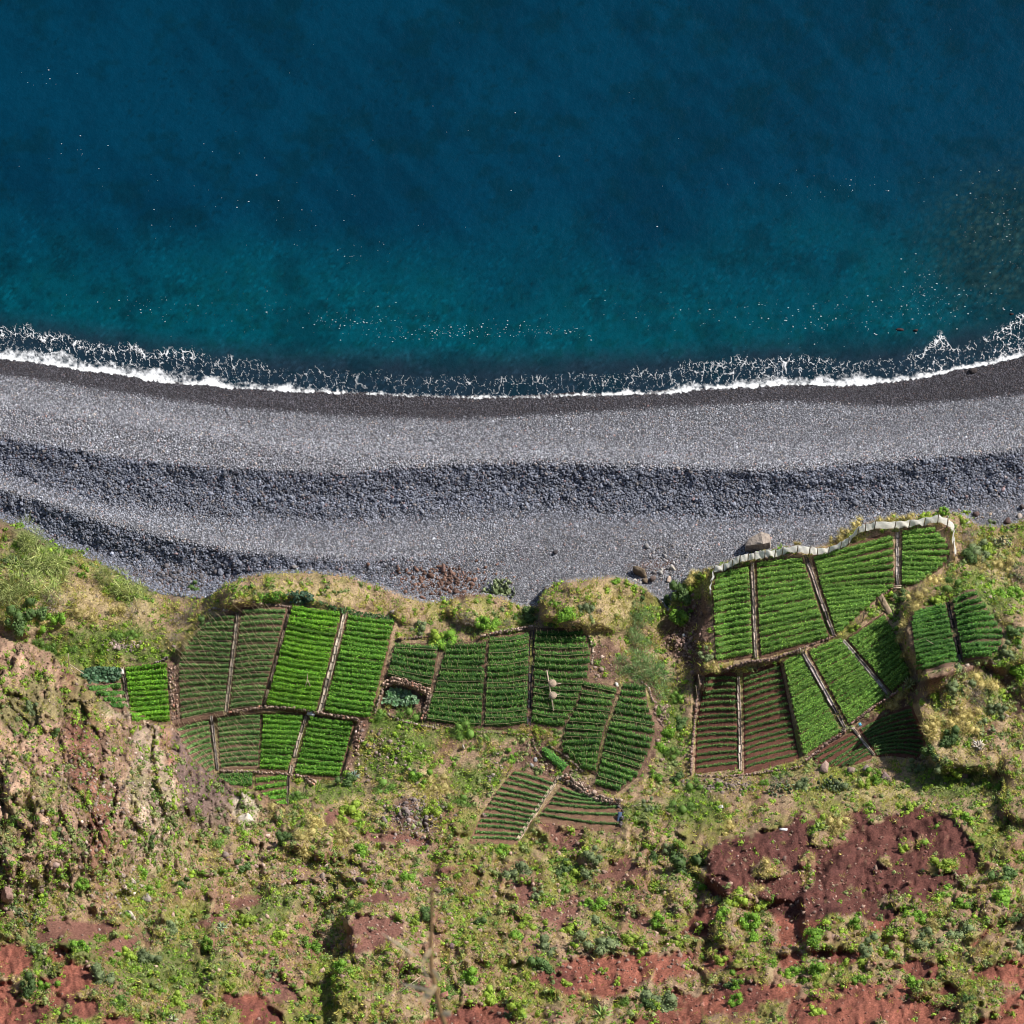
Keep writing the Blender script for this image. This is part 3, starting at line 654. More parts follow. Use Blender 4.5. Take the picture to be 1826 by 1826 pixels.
tag(link('sea_foam', mesh_np('sea_foam', FP.reshape(-1, 3)[used], inv.reshape(-1, 4), M_foam, extra={'alpha': alpha.ravel()[used]})), kind='stuff')
# loose white flecks farther out: foam, and sun glints made as small faces
fl = []
clusters = [(800, 590, 160, 14, 420), (640, 575, 60, 8, 90), (980, 590, 60, 8, 120), (1640, 500, 50, 60, 150), (1780, 380, 60, 60, 220), (1440, 570, 140, 34, 200), (1700, 540, 110, 40, 260), (1500, 330, 150, 25, 90),
            (300, 545, 160, 40, 130), (560, 560, 200, 30, 200), (650, 450, 60, 20, 50), (430, 360, 300, 60, 90), (900, 300, 900, 250, 90), (90, 140, 60, 20, 25), (150, 270, 80, 25, 25), (1800, 440, 40, 60, 90), (1250, 560, 160, 30, 140), (1560, 560, 90, 30, 120), (1800, 600, 40, 20, 80)]
for cx, cy, rx, ry, k in clusters:
    for _ in range(int(k * .42)):
        x = cx + random.gauss(0, rx * .6); y = cy + random.gauss(0, ry * .6) + .06 * (x - cx) * math.sin(x / 40)
        if y > shore(x) - 40: continue
        fl.append((x, y, random.choice([.016, .02, .024, .028, .035, .06])))
fl = np.array(fl)
c = ray(fl[:, 0], fl[:, 1], .08 + 0 * fl[:, 0])
V = []; Fl = []
for i, (p, r) in enumerate(zip(c, fl[:, 2])):
    k = 5; a0 = random.random() * 6; st = random.uniform(1, 2.2)
    V += [(p[0] + r * st * math.cos(a0 + t * 6.283 / k) * random.uniform(.6, 1.1), p[1] + r * math.sin(a0 + t * 6.283 / k) * random.uniform(.6, 1.1), p[2]) for t in range(k)]
    Fl.append([i * k + t for t in range(k)])
tag(link('foam_glint_flecks', mesh_np('foam_glint_flecks', V, np.array(Fl), M_foam, extra={'alpha': np.full(len(V), .5)})), kind='stuff')

# ------------------------------------------------------------------ beach stones (instanced, nobody could count them)
def scatter_instances(name, P, S, R, Cc, mat, sub=1):
    me = bpy.data.meshes.new(name); me.vertices.add(len(P)); me.vertices.foreach_set('co', np.asarray(P, np.float32).ravel())
    for nm, arr in (('scl', S), ('rot', R)):
        a = me.attributes.new(nm, 'FLOAT_VECTOR', 'POINT'); a.data.foreach_set('vector', np.asarray(arr, np.float32).ravel())
    a = me.attributes.new('col', 'FLOAT_COLOR', 'POINT'); c4 = np.ones((len(P), 4), np.float32); c4[:, :3] = Cc; a.data.foreach_set('color', c4.ravel())
    me.update(); me.materials.append(mat)
    o = link(name, me)
    ng = bpy.data.node_groups.new(name + ' nodes', 'GeometryNodeTree')
    ng.interface.new_socket('Geometry', in_out='INPUT', socket_type='NodeSocketGeometry'); ng.interface.new_socket('Geometry', in_out='OUTPUT', socket_type='NodeSocketGeometry')
    gi = ng.nodes.new('NodeGroupInput'); go = ng.nodes.new('NodeGroupOutput')
    ic = ng.nodes.new('GeometryNodeMeshIcoSphere'); ic.inputs['Radius'].default_value = 1; ic.inputs['Subdivisions'].default_value = sub
    sm = ng.nodes.new('GeometryNodeSetMaterial'); sm.inputs['Material'].default_value = mat
    io = ng.nodes.new('GeometryNodeInstanceOnPoints')
    ns = ng.nodes.new('GeometryNodeInputNamedAttribute'); ns.data_type = 'FLOAT_VECTOR'; ns.inputs['Name'].default_value = 'scl'
    nr = ng.nodes.new('GeometryNodeInputNamedAttribute'); nr.data_type = 'FLOAT_VECTOR'; nr.inputs['Name'].default_value = 'rot'
    e2r = ng.nodes.new('FunctionNodeEulerToRotation')
    Lk = ng.links.new
    Lk(gi.outputs[0], io.inputs['Points']); Lk(ic.outputs['Mesh'], sm.inputs['Geometry']); Lk(sm.outputs[0], io.inputs['Instance'])
    Lk(ns.outputs['Attribute'], io.inputs['Scale']); Lk(nr.outputs['Attribute'], e2r.inputs[0]); Lk(e2r.outputs[0], io.inputs['Rotation']); Lk(io.outputs[0], go.inputs[0])
    md = o.modifiers.new('scatter', 'NODES'); md.node_group = ng
    return o
K = 380000
bx = rng.uniform(-60, 1886, K); by = rng.uniform(625, 1095, K)
ok = (by > shore(bx) - 1) & (by < bluff(bx) + 4)
bx, by = bx[ok], by[ok]
ds = samp(shade_slope, bx, by)
keepp = rng.random(len(bx)) < np.where(ds > .4, .62, .85)
bx, by, ds = bx[keepp], by[keepp], ds[keepp]
g = ground(bx, by)
nwet = (by - L_wet(bx) < 4 + 5 * rng.normal(size=len(bx)) * .6)
base_r = .050 + .032 * np.clip(ds, 0, 1) + .020 * sstep(0, 60, by - L_b2(bx)) * (bx < 500)
r = base_r * np.exp(rng.normal(0, .32, len(bx)))
r = r * (1 + .12 * fbm(bx / 40.0, by / 14.0, 402, 3))
bigs = rng.random(len(bx)) < .004; r[bigs] *= 1.6
S = np.stack([r * rng.uniform(.9, 1.5, len(r)), r * rng.uniform(.8, 1.2, len(r)), r * rng.uniform(.6, .95, len(r))], -1)
R = np.stack([rng.uniform(-.4, .4, len(r)), rng.uniform(-.4, .4, len(r)), rng.uniform(0, 6.28, len(r))], -1)
g[:, 2] += r * .25
br = np.exp(rng.normal(0, .27, len(r)))
cc = np.array([.252, .258, .285])[None, :] * br[:, None]
warm = rng.random(len(r)); cc[warm < .07] *= np.array([1.2, 1.0, .8]); cc[warm > .97] *= np.array([1.1, .72, .6])
cc = np.where(nwet[:, None], cc * np.array([.27, .25, .27]), cc)
_dry_lit = np.exp(-(np.clip(L_c1(bx) - by, -4, 400) / 38.0) ** 2) * (by < L_c1b(bx) + 6) + .7 * np.exp(-((by - L_c2(bx) + 14) / 20.0) ** 2) * (1 - sstep(650, 1000, bx))  # paler at berm crests: dry fine gravel, plus sunlight put into the colour
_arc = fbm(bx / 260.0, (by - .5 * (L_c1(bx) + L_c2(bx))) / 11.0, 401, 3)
cc = cc * (1 + .32 * _dry_lit + .16 * _arc)[:, None]
dk = np.clip(ds, 0, 1)[:, None]; cc = cc * (1 - .7 * dk) + cc * np.array([.45, .50, .62]) * .7 * dk  # bluish shade of the landward slopes put into the stone colours
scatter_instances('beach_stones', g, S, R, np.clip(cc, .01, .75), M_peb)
tag(bpy.data.objects['beach_stones'], kind='stuff')
# ------------------------------------------------------------------ crop plots
KIND = {  # leaf colours, row half width, height, leaf density per metre, soil
 'bright':  (C(.17, .37, .022), C(.075, .21, .015), .29, .56, 125, C(.13, .085, .05)),
 'bright2': (C(.15, .33, .03), C(.065, .19, .018), .29, .54, 120, C(.15, .09, .055)),
 'mid':     (C(.11, .27, .04), C(.05, .16, .03), .34, .45, 95, C(.16, .085, .06)),
 'mid2':    (C(.20, .36, .055), C(.085, .20, .03), .30, .52, 120, C(.13, .075, .05)),
 'dark':    (C(.10, .235, .032), C(.04, .125, .022), .32, .62, 120, C(.16, .10, .07)),
 'cane':    (C(.105, .225, .034), C(.036, .105, .022), .34, .66, 135, C(.13, .08, .055)),
 'staked':  (C(.16, .27, .075), C(.07, .15, .04), .23, .36, 95, C(.155, .095, .065)),
 'young':   (C(.13, .24, .06), C(.06, .14, .035), .19, .32, 85, C(.20, .115, .075)),
 'brown':   (C(.115, .20, .045), C(.045, .10, .025), .18, .30, 80, C(.135, .06, .043)),
}
def row_mesh(pts, hw, h, dens, c1, c2, name):
    """pts: ground points along the row; an uneven hedge body wrapped in leaves"""
    n = len(pts); seg = np.diff(pts, axis=0); L = float(np.hypot(seg[:, 0], seg[:, 1]).sum())
    tan = np.gradient(pts, axis=0); tan[:, 2] = 0; tan /= np.linalg.norm(tan, axis=1)[:, None] + 1e-9
    side = np.stack([-tan[:, 1], tan[:, 0], 0 * tan[:, 0]], -1)
    ang = np.linspace(0, math.pi, 5)
    wv = rng.uniform(.7, 1.0, n) * hw * .8; hv = rng.uniform(.7, 1.0, n) * h * .8
    wv[0] *= .5; wv[-1] *= .5; hv[0] *= .6; hv[-1] *= .6
    V = pts[:, None, :] + side[:, None, :] * (np.cos(ang)[None, :, None] * wv[:, None, None]) + np.array([0, 0, 1.0])[None, None, :] * (np.sin(ang)[None, :, None] * hv[:, None, None])
    V = V.reshape(-1, 3)
    i = np.arange(n * 5).reshape(n, 5)
    F = np.stack([i[:-1, :-1], i[1:, :-1], i[1:, 1:], i[:-1, 1:]], -1).reshape(-1, 4)
    colv = np.tile(c2, (len(V), 1)) * rng.uniform(.7, 1.2, len(V))[:, None]
    m = max(6, int(L * dens))
    s = rng.uniform(0, n - 1.001, m); k = s.astype(int); f = (s - k)[:, None]
    base = pts[k] * (1 - f) + pts[k + 1] * f; sd = side[k]
    clump = .92 + .20 * np.sin(s * 1.9 + rng.uniform(0, 6)) * np.sin(s * 3.3 + rng.uniform(0, 6)) + .10 * np.sin(s * 9.1)
    a = rng.uniform(-.1, math.pi + .1, m); rad = rng.uniform(.75, 1.18, m) * clump
    P = base + sd * (np.cos(a) * hw * rad)[:, None] + np.array([0, 0, 1.0]) * (np.abs(np.sin(a)) * h * rad)[:, None]
    nrm = sd * np.cos(a)[:, None] + np.array([0, 0, 1.0]) * (np.sin(a)[:, None] + .3) + rng.normal(0, .45, (m, 3))
    nrm /= np.linalg.norm(nrm, axis=1)[:, None]
    u = np.cross(nrm, rng.normal(0, 1, (m, 3))); u /= np.linalg.norm(u, axis=1)[:, None] + 1e-9
    v = np.cross(nrm, u); sz = rng.uniform(.055, .11, m)[:, None]
    Q = np.stack([P - u * sz, P - v * sz * .6, P + u * sz, P + v * sz * .6], 1).reshape(-1, 3)
    qi = np.arange(m * 4).reshape(m, 4) + len(V)
    gp_ = rng.uniform(0, n, 2); gw_ = rng.uniform(.3, 1.1, 2); keep_ = np.ones(m)
    for g_, w_ in zip(gp_, gw_):
        if rng.random() < .5: keep_ *= 1 - .9 * np.exp(-((s - g_) / w_) ** 2)
    P = P + (base - P) * (1 - keep_)[:, None] * .75
    t = np.clip(rng.random(m) * .8 + .35 * fbm(P[:, 0] / 1.6, P[:, 1] / 1.6, 311, 2) + .1, 0, 1)[:, None]; lc_ = (c1 * t + c2 * (1 - t)) * np.exp(rng.normal(0, .3, m))[:, None]
    return mesh_np(name, np.r_[V, Q], [np.r_[F, qi]], M_leaf, np.r_[colv, np.repeat(lc_, 4, 0)])

def prism(p, q, r, sides=3):
    p = np.asarray(p, float); q = np.asarray(q, float); d = q - p; d /= np.linalg.norm(d) + 1e-9
    u = np.cross(d, [0.3, .2, .9]); u /= np.linalg.norm(u) + 1e-9; v = np.cross(d, u)
    a = np.arange(sides) * 2 * math.pi / sides
    ring = np.cos(a)[:, None] * u + np.sin(a)[:, None] * v
    V = np.r_[p + ring * r, q + ring * r * .8]
    F = [[i, (i + 1) % sides, sides + (i + 1) % sides, sides + i] for i in range(sides)]
    return V, F
def join_prisms(name, segs, mat, col_=None, sides=3):
    Vs, Fs_, o_ = [], [], 0
    for p, q, r in segs:
        V, F = prism(p, q, r, sides); Vs.append(V); Fs_ += [[a + o_ for a in f] for f in F]; o_ += len(V)
    V = np.concatenate(Vs)
    return mesh_np(name, V, np.array(Fs_), mat, col_)

for pi_, (Lp, Rp, nr_, sag, kind, label) in enumerate(PLOTS):
    c1, c2, hw, hh, dn, soilc = KIND[kind]
    Lp_ = [(x, y) for x, y in Lp]; Rp_ = [(x, y) for x, y in Rp]
    ctr = ground(*(np.mean(np.array(Lp_ + Rp_), 0)))
    root = tag(empty('crop_plot', ctr), label, 'crop plot', 'crop plots on the coastal terraces')
    # soil bed with a low ridge under every row
    nt_ = nr_ * 4 + 1; ns_ = 14
    T = np.linspace(-.5 / nr_, 1 + .5 / nr_, nt_)
    lp = along(Lp_, np.clip(T, 0, 1)); rp = along(Rp_, np.clip(T, 0, 1))
    lp += (along(Lp_, [0.02])[0] - along(Lp_, [0])[0]) * (np.minimum(T, 0) / .02)[:, None] + (along(Lp_, [1])[0] - along(Lp_, [.98])[0]) * (np.maximum(T - 1, 0) / .02)[:, None]
    rp += (along(Rp_, [0.02])[0] - along(Rp_, [0])[0]) * (np.minimum(T, 0) / .02)[:, None] + (along(Rp_, [1])[0] - along(Rp_, [.98])[0]) * (np.maximum(T - 1, 0) / .02)[:, None]
    s = np.linspace(-.015, 1.015, ns_)
    PX = lp[:, None, 0] * (1 - s) + rp[:, None, 0] * s; PY = lp[:, None, 1] * (1 - s) + rp[:, None, 1] * s + sag * 4 * s * (1 - s)
    ridge = .05 + .09 * (.5 + .5 * np.cos(2 * math.pi * (T * nr_ - .5)))[:, None] + 0 * PX + rng.uniform(-.02, .02, PX.shape)
    ridge[0] = -.05; ridge[-1] = -.05; ridge[:, 0] = -.05; ridge[:, -1] = -.05
    G = ground(PX, PY); G[..., 2] += ridge + .04
    gi_ = np.arange(nt_ * ns_).reshape(nt_, ns_)
    Fb = np.stack([gi_[1:, :-1], gi_[1:, 1:], gi_[:-1, 1:], gi_[:-1, :-1]], -1).reshape(-1, 4)
    sc_ = np.tile(soilc, (nt_ * ns_, 1)) * rng.uniform(.75, 1.25, nt_ * ns_)[:, None]
    link('soil_bed', mesh_np('soil_bed', off(G.reshape(-1, 3), ctr), Fb, M_soil, sc_), root)
    canes = []; rails = []
    for r_i in range(nr_):
        t = (r_i + .5) / nr_
        a_ = along(Lp_, t); b_ = along(Rp_, t)
        wpx = math.hypot(*(b_ - a_)); 
        if wpx < 5: continue
        m = max(5, int(wpx / 5.0)); s = np.linspace(.012 + rng.uniform(0, .015), .988 - rng.uniform(0, .015), m)
        ph = rng.uniform(0, 6)
        px_ = a_[0] + (b_[0] - a_[0]) * s; py_ = a_[1] + (b_[1] - a_[1]) * s + sag * 4 * s * (1 - s) + .9 * np.sin(s * wpx / 28 + ph) + rng.uniform(-.35, .35, m)
        P = ground(px_, py_); P[:, 2] += .10
        vary = 1 + .12 * rng.normal()
        me = row_mesh(off(P, ctr), hw * rng.uniform(.9, 1.08), hh * rng.uniform(.88, 1.1), dn, c1 * vary, c2 * vary, 'crop_row')
        link('crop_row', me, root)
        Pl = off(P, ctr)
        if kind in ('staked', 'cane'):
            step = .62 if kind == 'staked' else .55
            seglen = np.r_[0, np.cumsum(np.hypot(*np.diff(Pl[:, :2], axis=0).T))]
            for d_ in np.arange(.2, seglen[-1], step):
                if rng.random() < .18: continue
                b3 = np.array([np.interp(d_ + rng.uniform(-.1, .1), seglen, Pl[:, k]) for k in range(3)])
                ht = rng.uniform(1.0, 1.5) if kind == 'staked' else rng.uniform(1.0, 1.4)
                lean = np.array([rng.uniform(-.75, -.25), rng.uniform(.05, .45), 1.0]) if kind == 'staked' else np.array([rng.uniform(-.35, -.05), rng.uniform(0, .25), 1.0])
                canes.append((b3 + [0, -.1, 0], b3 + lean * ht, .024))
            if rng.random() < (.8 if kind == 'staked' else .55):
                e0 = Pl[0] + [0, -.28, .2 if kind == 'staked' else .62]; e1 = Pl[-1] + [0, -.28, .2 if kind == 'staked' else .62]
                md = Pl[len(Pl) // 2] + [0, -.28, .17 if kind == 'staked' else .6]
                rails += [(e0, md, .013), (md, e1, .013)]
    if canes: tag(link('cane', join_prisms('cane', canes, M_cane), root), kind='stuff')
    if rails: tag(link('cane_rail', join_prisms('cane_rail', rails, M_cane), root), kind='stuff')

# ------------------------------------------------------------------ pale plank channels between the plots
def strip(pts, w, label, c, h=.20, seg=.9, broken=.12, name='irrigation_channel'):
    Lpx = sum(math.hypot(pts[i + 1][0] - pts[i][0], pts[i + 1][1] - pts[i][1]) for i in range(len(pts) - 1))
    n = max(3, int(Lpx / 16.6 / seg))
    tt = np.linspace(0, 1, n + 1); P = along(pts, tt)
    P[1:-1, 0] += rng.uniform(-.5, .5, n - 1)
    G = ground(P[:, 0], P[:, 1]); ctr = G[len(G) // 2].copy()
    w = w * .78
    root = tag(empty(name, ctr), label, 'channel', 'pale channels between the plots')
    G = off(G, ctr)
    Vf, Ff, Cf = [], [], []
    for i in range(n):
        a, b_ = G[i], G[i + 1]; d = b_ - a; d = d / np.linalg.norm(d); sd = np.array([-d[1], d[0], 0]); sd /= np.linalg.norm(sd)
        hh_ = h + rng.uniform(-.03, .03); a = a + d * .03 + sd * rng.uniform(-.03, .03); b2 = b_ - d * .02
        cc_ = c * rng.uniform(.72, 1.15) * (1 if rng.random() > broken else .35)
        if rng.random() < .06 and 0 < i < n - 1: continue
        w_keep = w; w = w * rng.uniform(.8, 1.2)
        V = []
        for e in (a, b2):                       # U shaped channel cross-section
            for o_, z_ in ((-w / 2, -.1), (-w / 2, hh_), (-w / 2 + .08, hh_), (-w / 2 + .09, hh_ - .10), (w / 2 - .09, hh_ - .10), (w / 2 - .08, hh_), (w / 2, hh_), (w / 2, -.1)):
                V.append(e + sd * o_ + [0, 0, z_])
        F = [[k, k + 1, 8 + k + 1, 8 + k] for k in range(7)] + [[0, 7, 6, 1], [1, 6, 5, 2], [8, 9, 14, 15], [9, 10, 13, 14]]
        me = mesh_np('channel_section', np.array(V), np.array(F), M_strip, np.tile(cc_, (16, 1)))
        link('channel_section', me, root); w = w_keep
    return root
PALE = C(.46, .38, .30); GREYP = C(.36, .31, .27); DK = C(.10, .085, .08)
strip([(424, 1096), (414, 1180), (403, 1270)], .42, 'pale channel between the two large staked plots', PALE)
strip([(615, 1094), (594, 1180), (570, 1270)], .50, 'long pale plank channel between the two bright green plots', C(.50, .42, .33))
strip([(546, 1278), (530, 1330), (517, 1380)], .40, 'lower plank channel starting beside the grey sack', PALE)
strip([(515, 1384), (512, 1436)], .42, 'short dark channel at the bottom tip of the left block', C(.16, .12, .10))
strip([(377, 1277), (382, 1320), (388, 1374)], .36, 'short pale channel between two staked plots near the cliff', GREYP)
strip([(519, 1080), (495, 1170), (470, 1260)], .28, 'thin broken stone line between the staked plot and the brightest plot', C(.30, .22, .16), broken=.4)
strip([(218, 1190), (224, 1230), (231, 1264)], .40, 'stony channel with a white box at its top beside the small bright plot', C(.36, .28, .22), broken=.3)
strip([(949, 1124), (946, 1200), (943, 1294)], .48, 'sunken black channel just left of the plot with the beam and round boards', C(.075, .065, .07), h=.10, broken=0)
strip([(998, 1384), (960, 1440), (922, 1500)], .50, 'pale log like channel crossing the lowest plot of the middle block', C(.46, .37, .27))
strip([(1341, 1004), (1344, 1080), (1348, 1174)], .40, 'straight pale channel below the left part of the windbreak', C(.52, .43, .36))
strip([(1436, 990), (1460, 1060), (1487, 1134)], .44, 'slanting pale channel running down from the middle of the windbreak', C(.42, .34, .29), broken=.3)
strip([(1600, 944), (1600, 1000), (1601, 1044)], .44, 'pale channel between the largest plot and the rounded plot', C(.55, .48, .43))
strip([(1503, 1142), (1545, 1192), (1583, 1238)], .42, 'diagonal channel running into the bank shadow', C(.48, .42, .38), broken=.3)
strip([(1431, 1162), (1470, 1232), (1507, 1300)], .48, 'diagonal channel starting from the dark stump of posts', C(.44, .38, .36), broken=.35)
strip([(1317, 1207), (1319, 1290), (1320, 1374)], .42, 'straight pale channel between the two brown plots', C(.56, .46, .38))
strip([(1522, 1300), (1540, 1324), (1559, 1347)], .30, 'short pale channel between the two small brown plots', C(.55, .46, .38))
strip([(1690, 1074), (1702, 1130), (1713, 1182)], .46, 'black channel dividing the upper right terrace', DK, broken=.2)
strip([(1497, 1306), (1512, 1298), (1524, 1300)], .3, 'tiny bent channel joining the diagonal channel to the brown plots', C(.42, .35, .3))

# ------------------------------------------------------------------ stones, walls, boulders
ico_v = None
def ico(sub=1):
    import bmesh
    bm = bmesh.new(); bmesh.ops.create_icosphere(bm, subdivisions=sub, radius=1.0)
    V = np.array([v.co[:] for v in bm.verts]); F = np.array([[v.index for v in f.verts] for f in bm.faces]); bm.free()
    return V, F
I1 = ico(1); I2 = ico(2); I3 = ico(3)
def wall(pts, h, w, label, c=C(.26, .19, .15), stone=.26, rubble=1.0, face_low=True):
    Lpx = sum(math.hypot(pts[i + 1][0] - pts[i][0], pts[i + 1][1] - pts[i][1]) for i in range(len(pts) - 1))
    L = Lpx / 16.0
    ctr = ground(*along(pts, .5))
    rows_ = max(1, int(h / (stone * .75))); cols_ = max(2, int(L / stone)); deep_ = max(1, int(w / stone))
    Vs, Fs_, Cs, o_ = [], [], [], 0
    for i in range(cols_):
        t = (i + .5) / cols_; p = along(pts, min(max(t + rng.uniform(-.3, .3) / cols_, 0), 1)); g0 = ground(p[0], p[1])
        q = along(pts, min(t + .01, 1)); g1 = ground(q[0], q[1]); d = g1 - g0; d[2] = 0; d /= np.linalg.norm(d) + 1e-9; sd = np.array([-d[1], d[0], 0])
        for k in range(rows_):
            for j in range(deep_):
                if rng.random() < .12 * rubble: continue
                s_ = stone * rng.uniform(.38, .66)
                V = I1[0] * np.array([s_ * rng.uniform(.9, 1.4), s_ * rng.uniform(.8, 1.1), s_ * rng.uniform(.6, .9)])
                V = V * (1 + .18 * rng.normal(size=(len(V), 1)))
                a = math.atan2(d[1], d[0]) + rng.uniform(-.4, .4) * rubble; ca, sa = math.cos(a), math.sin(a)
                V = np.stack([V[:, 0] * ca - V[:, 1] * sa, V[:, 0] * sa + V[:, 1] * ca, V[:, 2]], -1)
                V = V + g0 + sd * ((j + .5) / deep_ - .5) * w + [0, 0, (k + .4) * stone * .72 * rng.uniform(.85, 1.1)] + rng.uniform(-.06, .06, 3) * rubble
                Vs.append(V - ctr); Fs_.append(I1[1] + o_); o_ += len(V)
                Cs.append(np.tile(c * math.exp(rng.normal(0, .33)) * (C(1.25, .9, .8) if rng.random() < .1 else 1), (len(V), 1)))
    me = mesh_np('stone_wall', np.concatenate(Vs), np.concatenate(Fs_), M_stone, np.concatenate(Cs))
    return tag(link('stone_wall', me, None, ctr), label, 'stone wall', 'dry stone walls of the terraces')
wall([(406, 1273), (470, 1263), (520, 1264), (580, 1275), (640, 1285)], .7, .45, 'long dry stone wall between the upper and lower plots of the left block')
wall([(683, 1226), (702, 1216), (735, 1224), (766, 1238)], 1.0, .7, 'brown stone wall along the upper side of the bed of large leaves', C(.30, .21, .16))
wall([(683, 1228), (676, 1250), (668, 1274)], .7, .45, 'short stone wall on the left side of the walled leafy bed')
wall([(767, 1240), (761, 1264), (754, 1286)], .9, .6, 'thick stone wall on the right side of the walled leafy bed')
wall([(392, 1377), (450, 1378), (500, 1381), (548, 1388)], .6, .4, 'stone wall above the three short caned rows')
wall([(545, 1388), (562, 1400)], .6, .7, 'little heap of wall stones right of the short dark channel')
wall([(1286, 1200), (1330, 1184), (1380, 1178), (1428, 1160)], .9, .4, 'dark stone wall above the two brown plots', C(.20, .14, .12))
wall([(1428, 1158), (1460, 1146), (1492, 1134)], .5, .35, 'low stone edge above the slanting rows', C(.24, .16, .13))
wall([(1436, 1360), (1480, 1324), (1508, 1306)], .8, .4, 'stone wall below the green wedge plot', C(.22, .15, .125))
wall([(1516, 1294), (1560, 1262), (1602, 1236)], .8, .5, 'stone wall climbing toward the spiky plant at the bank', C(.27, .18, .15))
wall([(1250, 1212), (1241, 1262), (1234, 1330), (1232, 1382)], .8, .5, 'crumbling wall on the left edge of the brown plots', C(.24, .165, .135))
wall([(706, 1142), (745, 1138), (792, 1134)], .5, .35, 'low dark wall above the small caned plot', C(.15, .11, .095))
wall([(855, 1138), (900, 1128), (950, 1120)], .8, .5, 'rough stone wall along the top of the nearly level caned rows', C(.28, .21, .17))
wall([(1003, 1386), (1040, 1412), (1070, 1428), (1108, 1434)], 1.1, .7, 'rubble retaining wall above the young rows at lower centre', C(.27, .20, .16), .3, 1.6)
wall([(950, 1316), (954, 1338), (966, 1352)], .5, .3, 'short dark wall left of the tiny two row strip', C(.17, .12, .10))
wall([(978, 1330), (1008, 1350), (1040, 1378)], .5, .3, 'low stone wall right of the tiny two row strip', C(.28, .21, .17))
wall([(770, 1292), (830, 1304), (900, 1308), (950, 1312)], .35, .35, 'low overgrown wall under the central dark caned plots', C(.22, .18, .12))
wall([(692, 1276), (720, 1288), (778, 1300)], .4, .35, 'low wall from the leafy bed toward the grassy bank', C(.27, .21, .18))
wall([(1240, 1384), (1290, 1386), (1340, 1382), (1432, 1368)], .4, .4, 'low line of stones along the foot of the brown plots', C(.23, .17, .14))
wall([(276, 1184), (288, 1180), (300, 1174)], .7, .35, 'short dark wall above the small bright plot', C(.17, .13, .12))
wall([(372, 1088), (392, 1086), (414, 1092)], .6, .5, 'pale rubble wall above the upper left staked plot', C(.33, .26, .22), .3, 1.6)
wall([(450, 1074), (480, 1080), (518, 1084)], .4, .35, 'broken stones at the top of the second staked plot', C(.28, .21, .18))
wall([(1142, 1216), (1156, 1226), (1164, 1250)], .5, .4, 'stone corner right of the easternmost dark plot', C(.33, .25, .21))
wall([(1050, 1134), (1058, 1160), (1054, 1200)], .35, .3, 'curved stone edge right of the beam plot', C(.32, .25, .20))
wall([(1100, 1436), (1112, 1450), (1106, 1478)], .6, .4, 'black stones at the end of the young rows', C(.09, .08, .08))
wall([(1570, 1062), (1590, 1050), (1600, 1048)], .4, .35, 'reddish stones at the foot of the pale channel', C(.30, .18, .15))
wall([(306, 1188), (309, 1230), (312, 1284)], .3, .8, 'brown stony bank between the small bright plot and the staked plot', C(.30, .21, .165), .24, 1.3)
wall([(646, 1290), (636, 1330), (618, 1376)], .25, .7, 'loose brown stones along the bare path right of the lower left plots', C(.30, .20, .155), .24, 1.6)

def boulder(px, py, sx, sy, sz, label, c=C(.24, .2, .185), seed=0, cat='boulder', name='boulder', rot=None, group=None, sub=2, flat=.35):
    r_ = np.random.default_rng(seed)
    V, F = (I2 if sub == 2 else I3)
    V = V.copy()
    for _ in range(16):                           # chop with planes: angular faces
        nrm = r_.normal(size=3); nrm /= np.linalg.norm(nrm); dd = r_.uniform(.45, .8)
        e = V @ nrm - dd; V = V - np.clip(e, 0, None)[:, None] * nrm
    V = V + .045 * r_.normal(size=V.shape)
    g0 = ground(px, py)
    a = r_.uniform(0, 3) if rot is None else rot; ca, sa = math.cos(a), math.sin(a)
    V = V * [sx, sy, sz]; V = np.stack([V[:, 0] * ca - V[:, 1] * sa, V[:, 0] * sa + V[:, 1] * ca, V[:, 2] + sz * flat], -1)
    me = mesh_np(name, V, F, M_rock, np.tile(c, (len(V), 1)) * r_.uniform(.85, 1.15, len(V))[:, None])
    return tag(link(name, me, None, g0), label, cat, group)
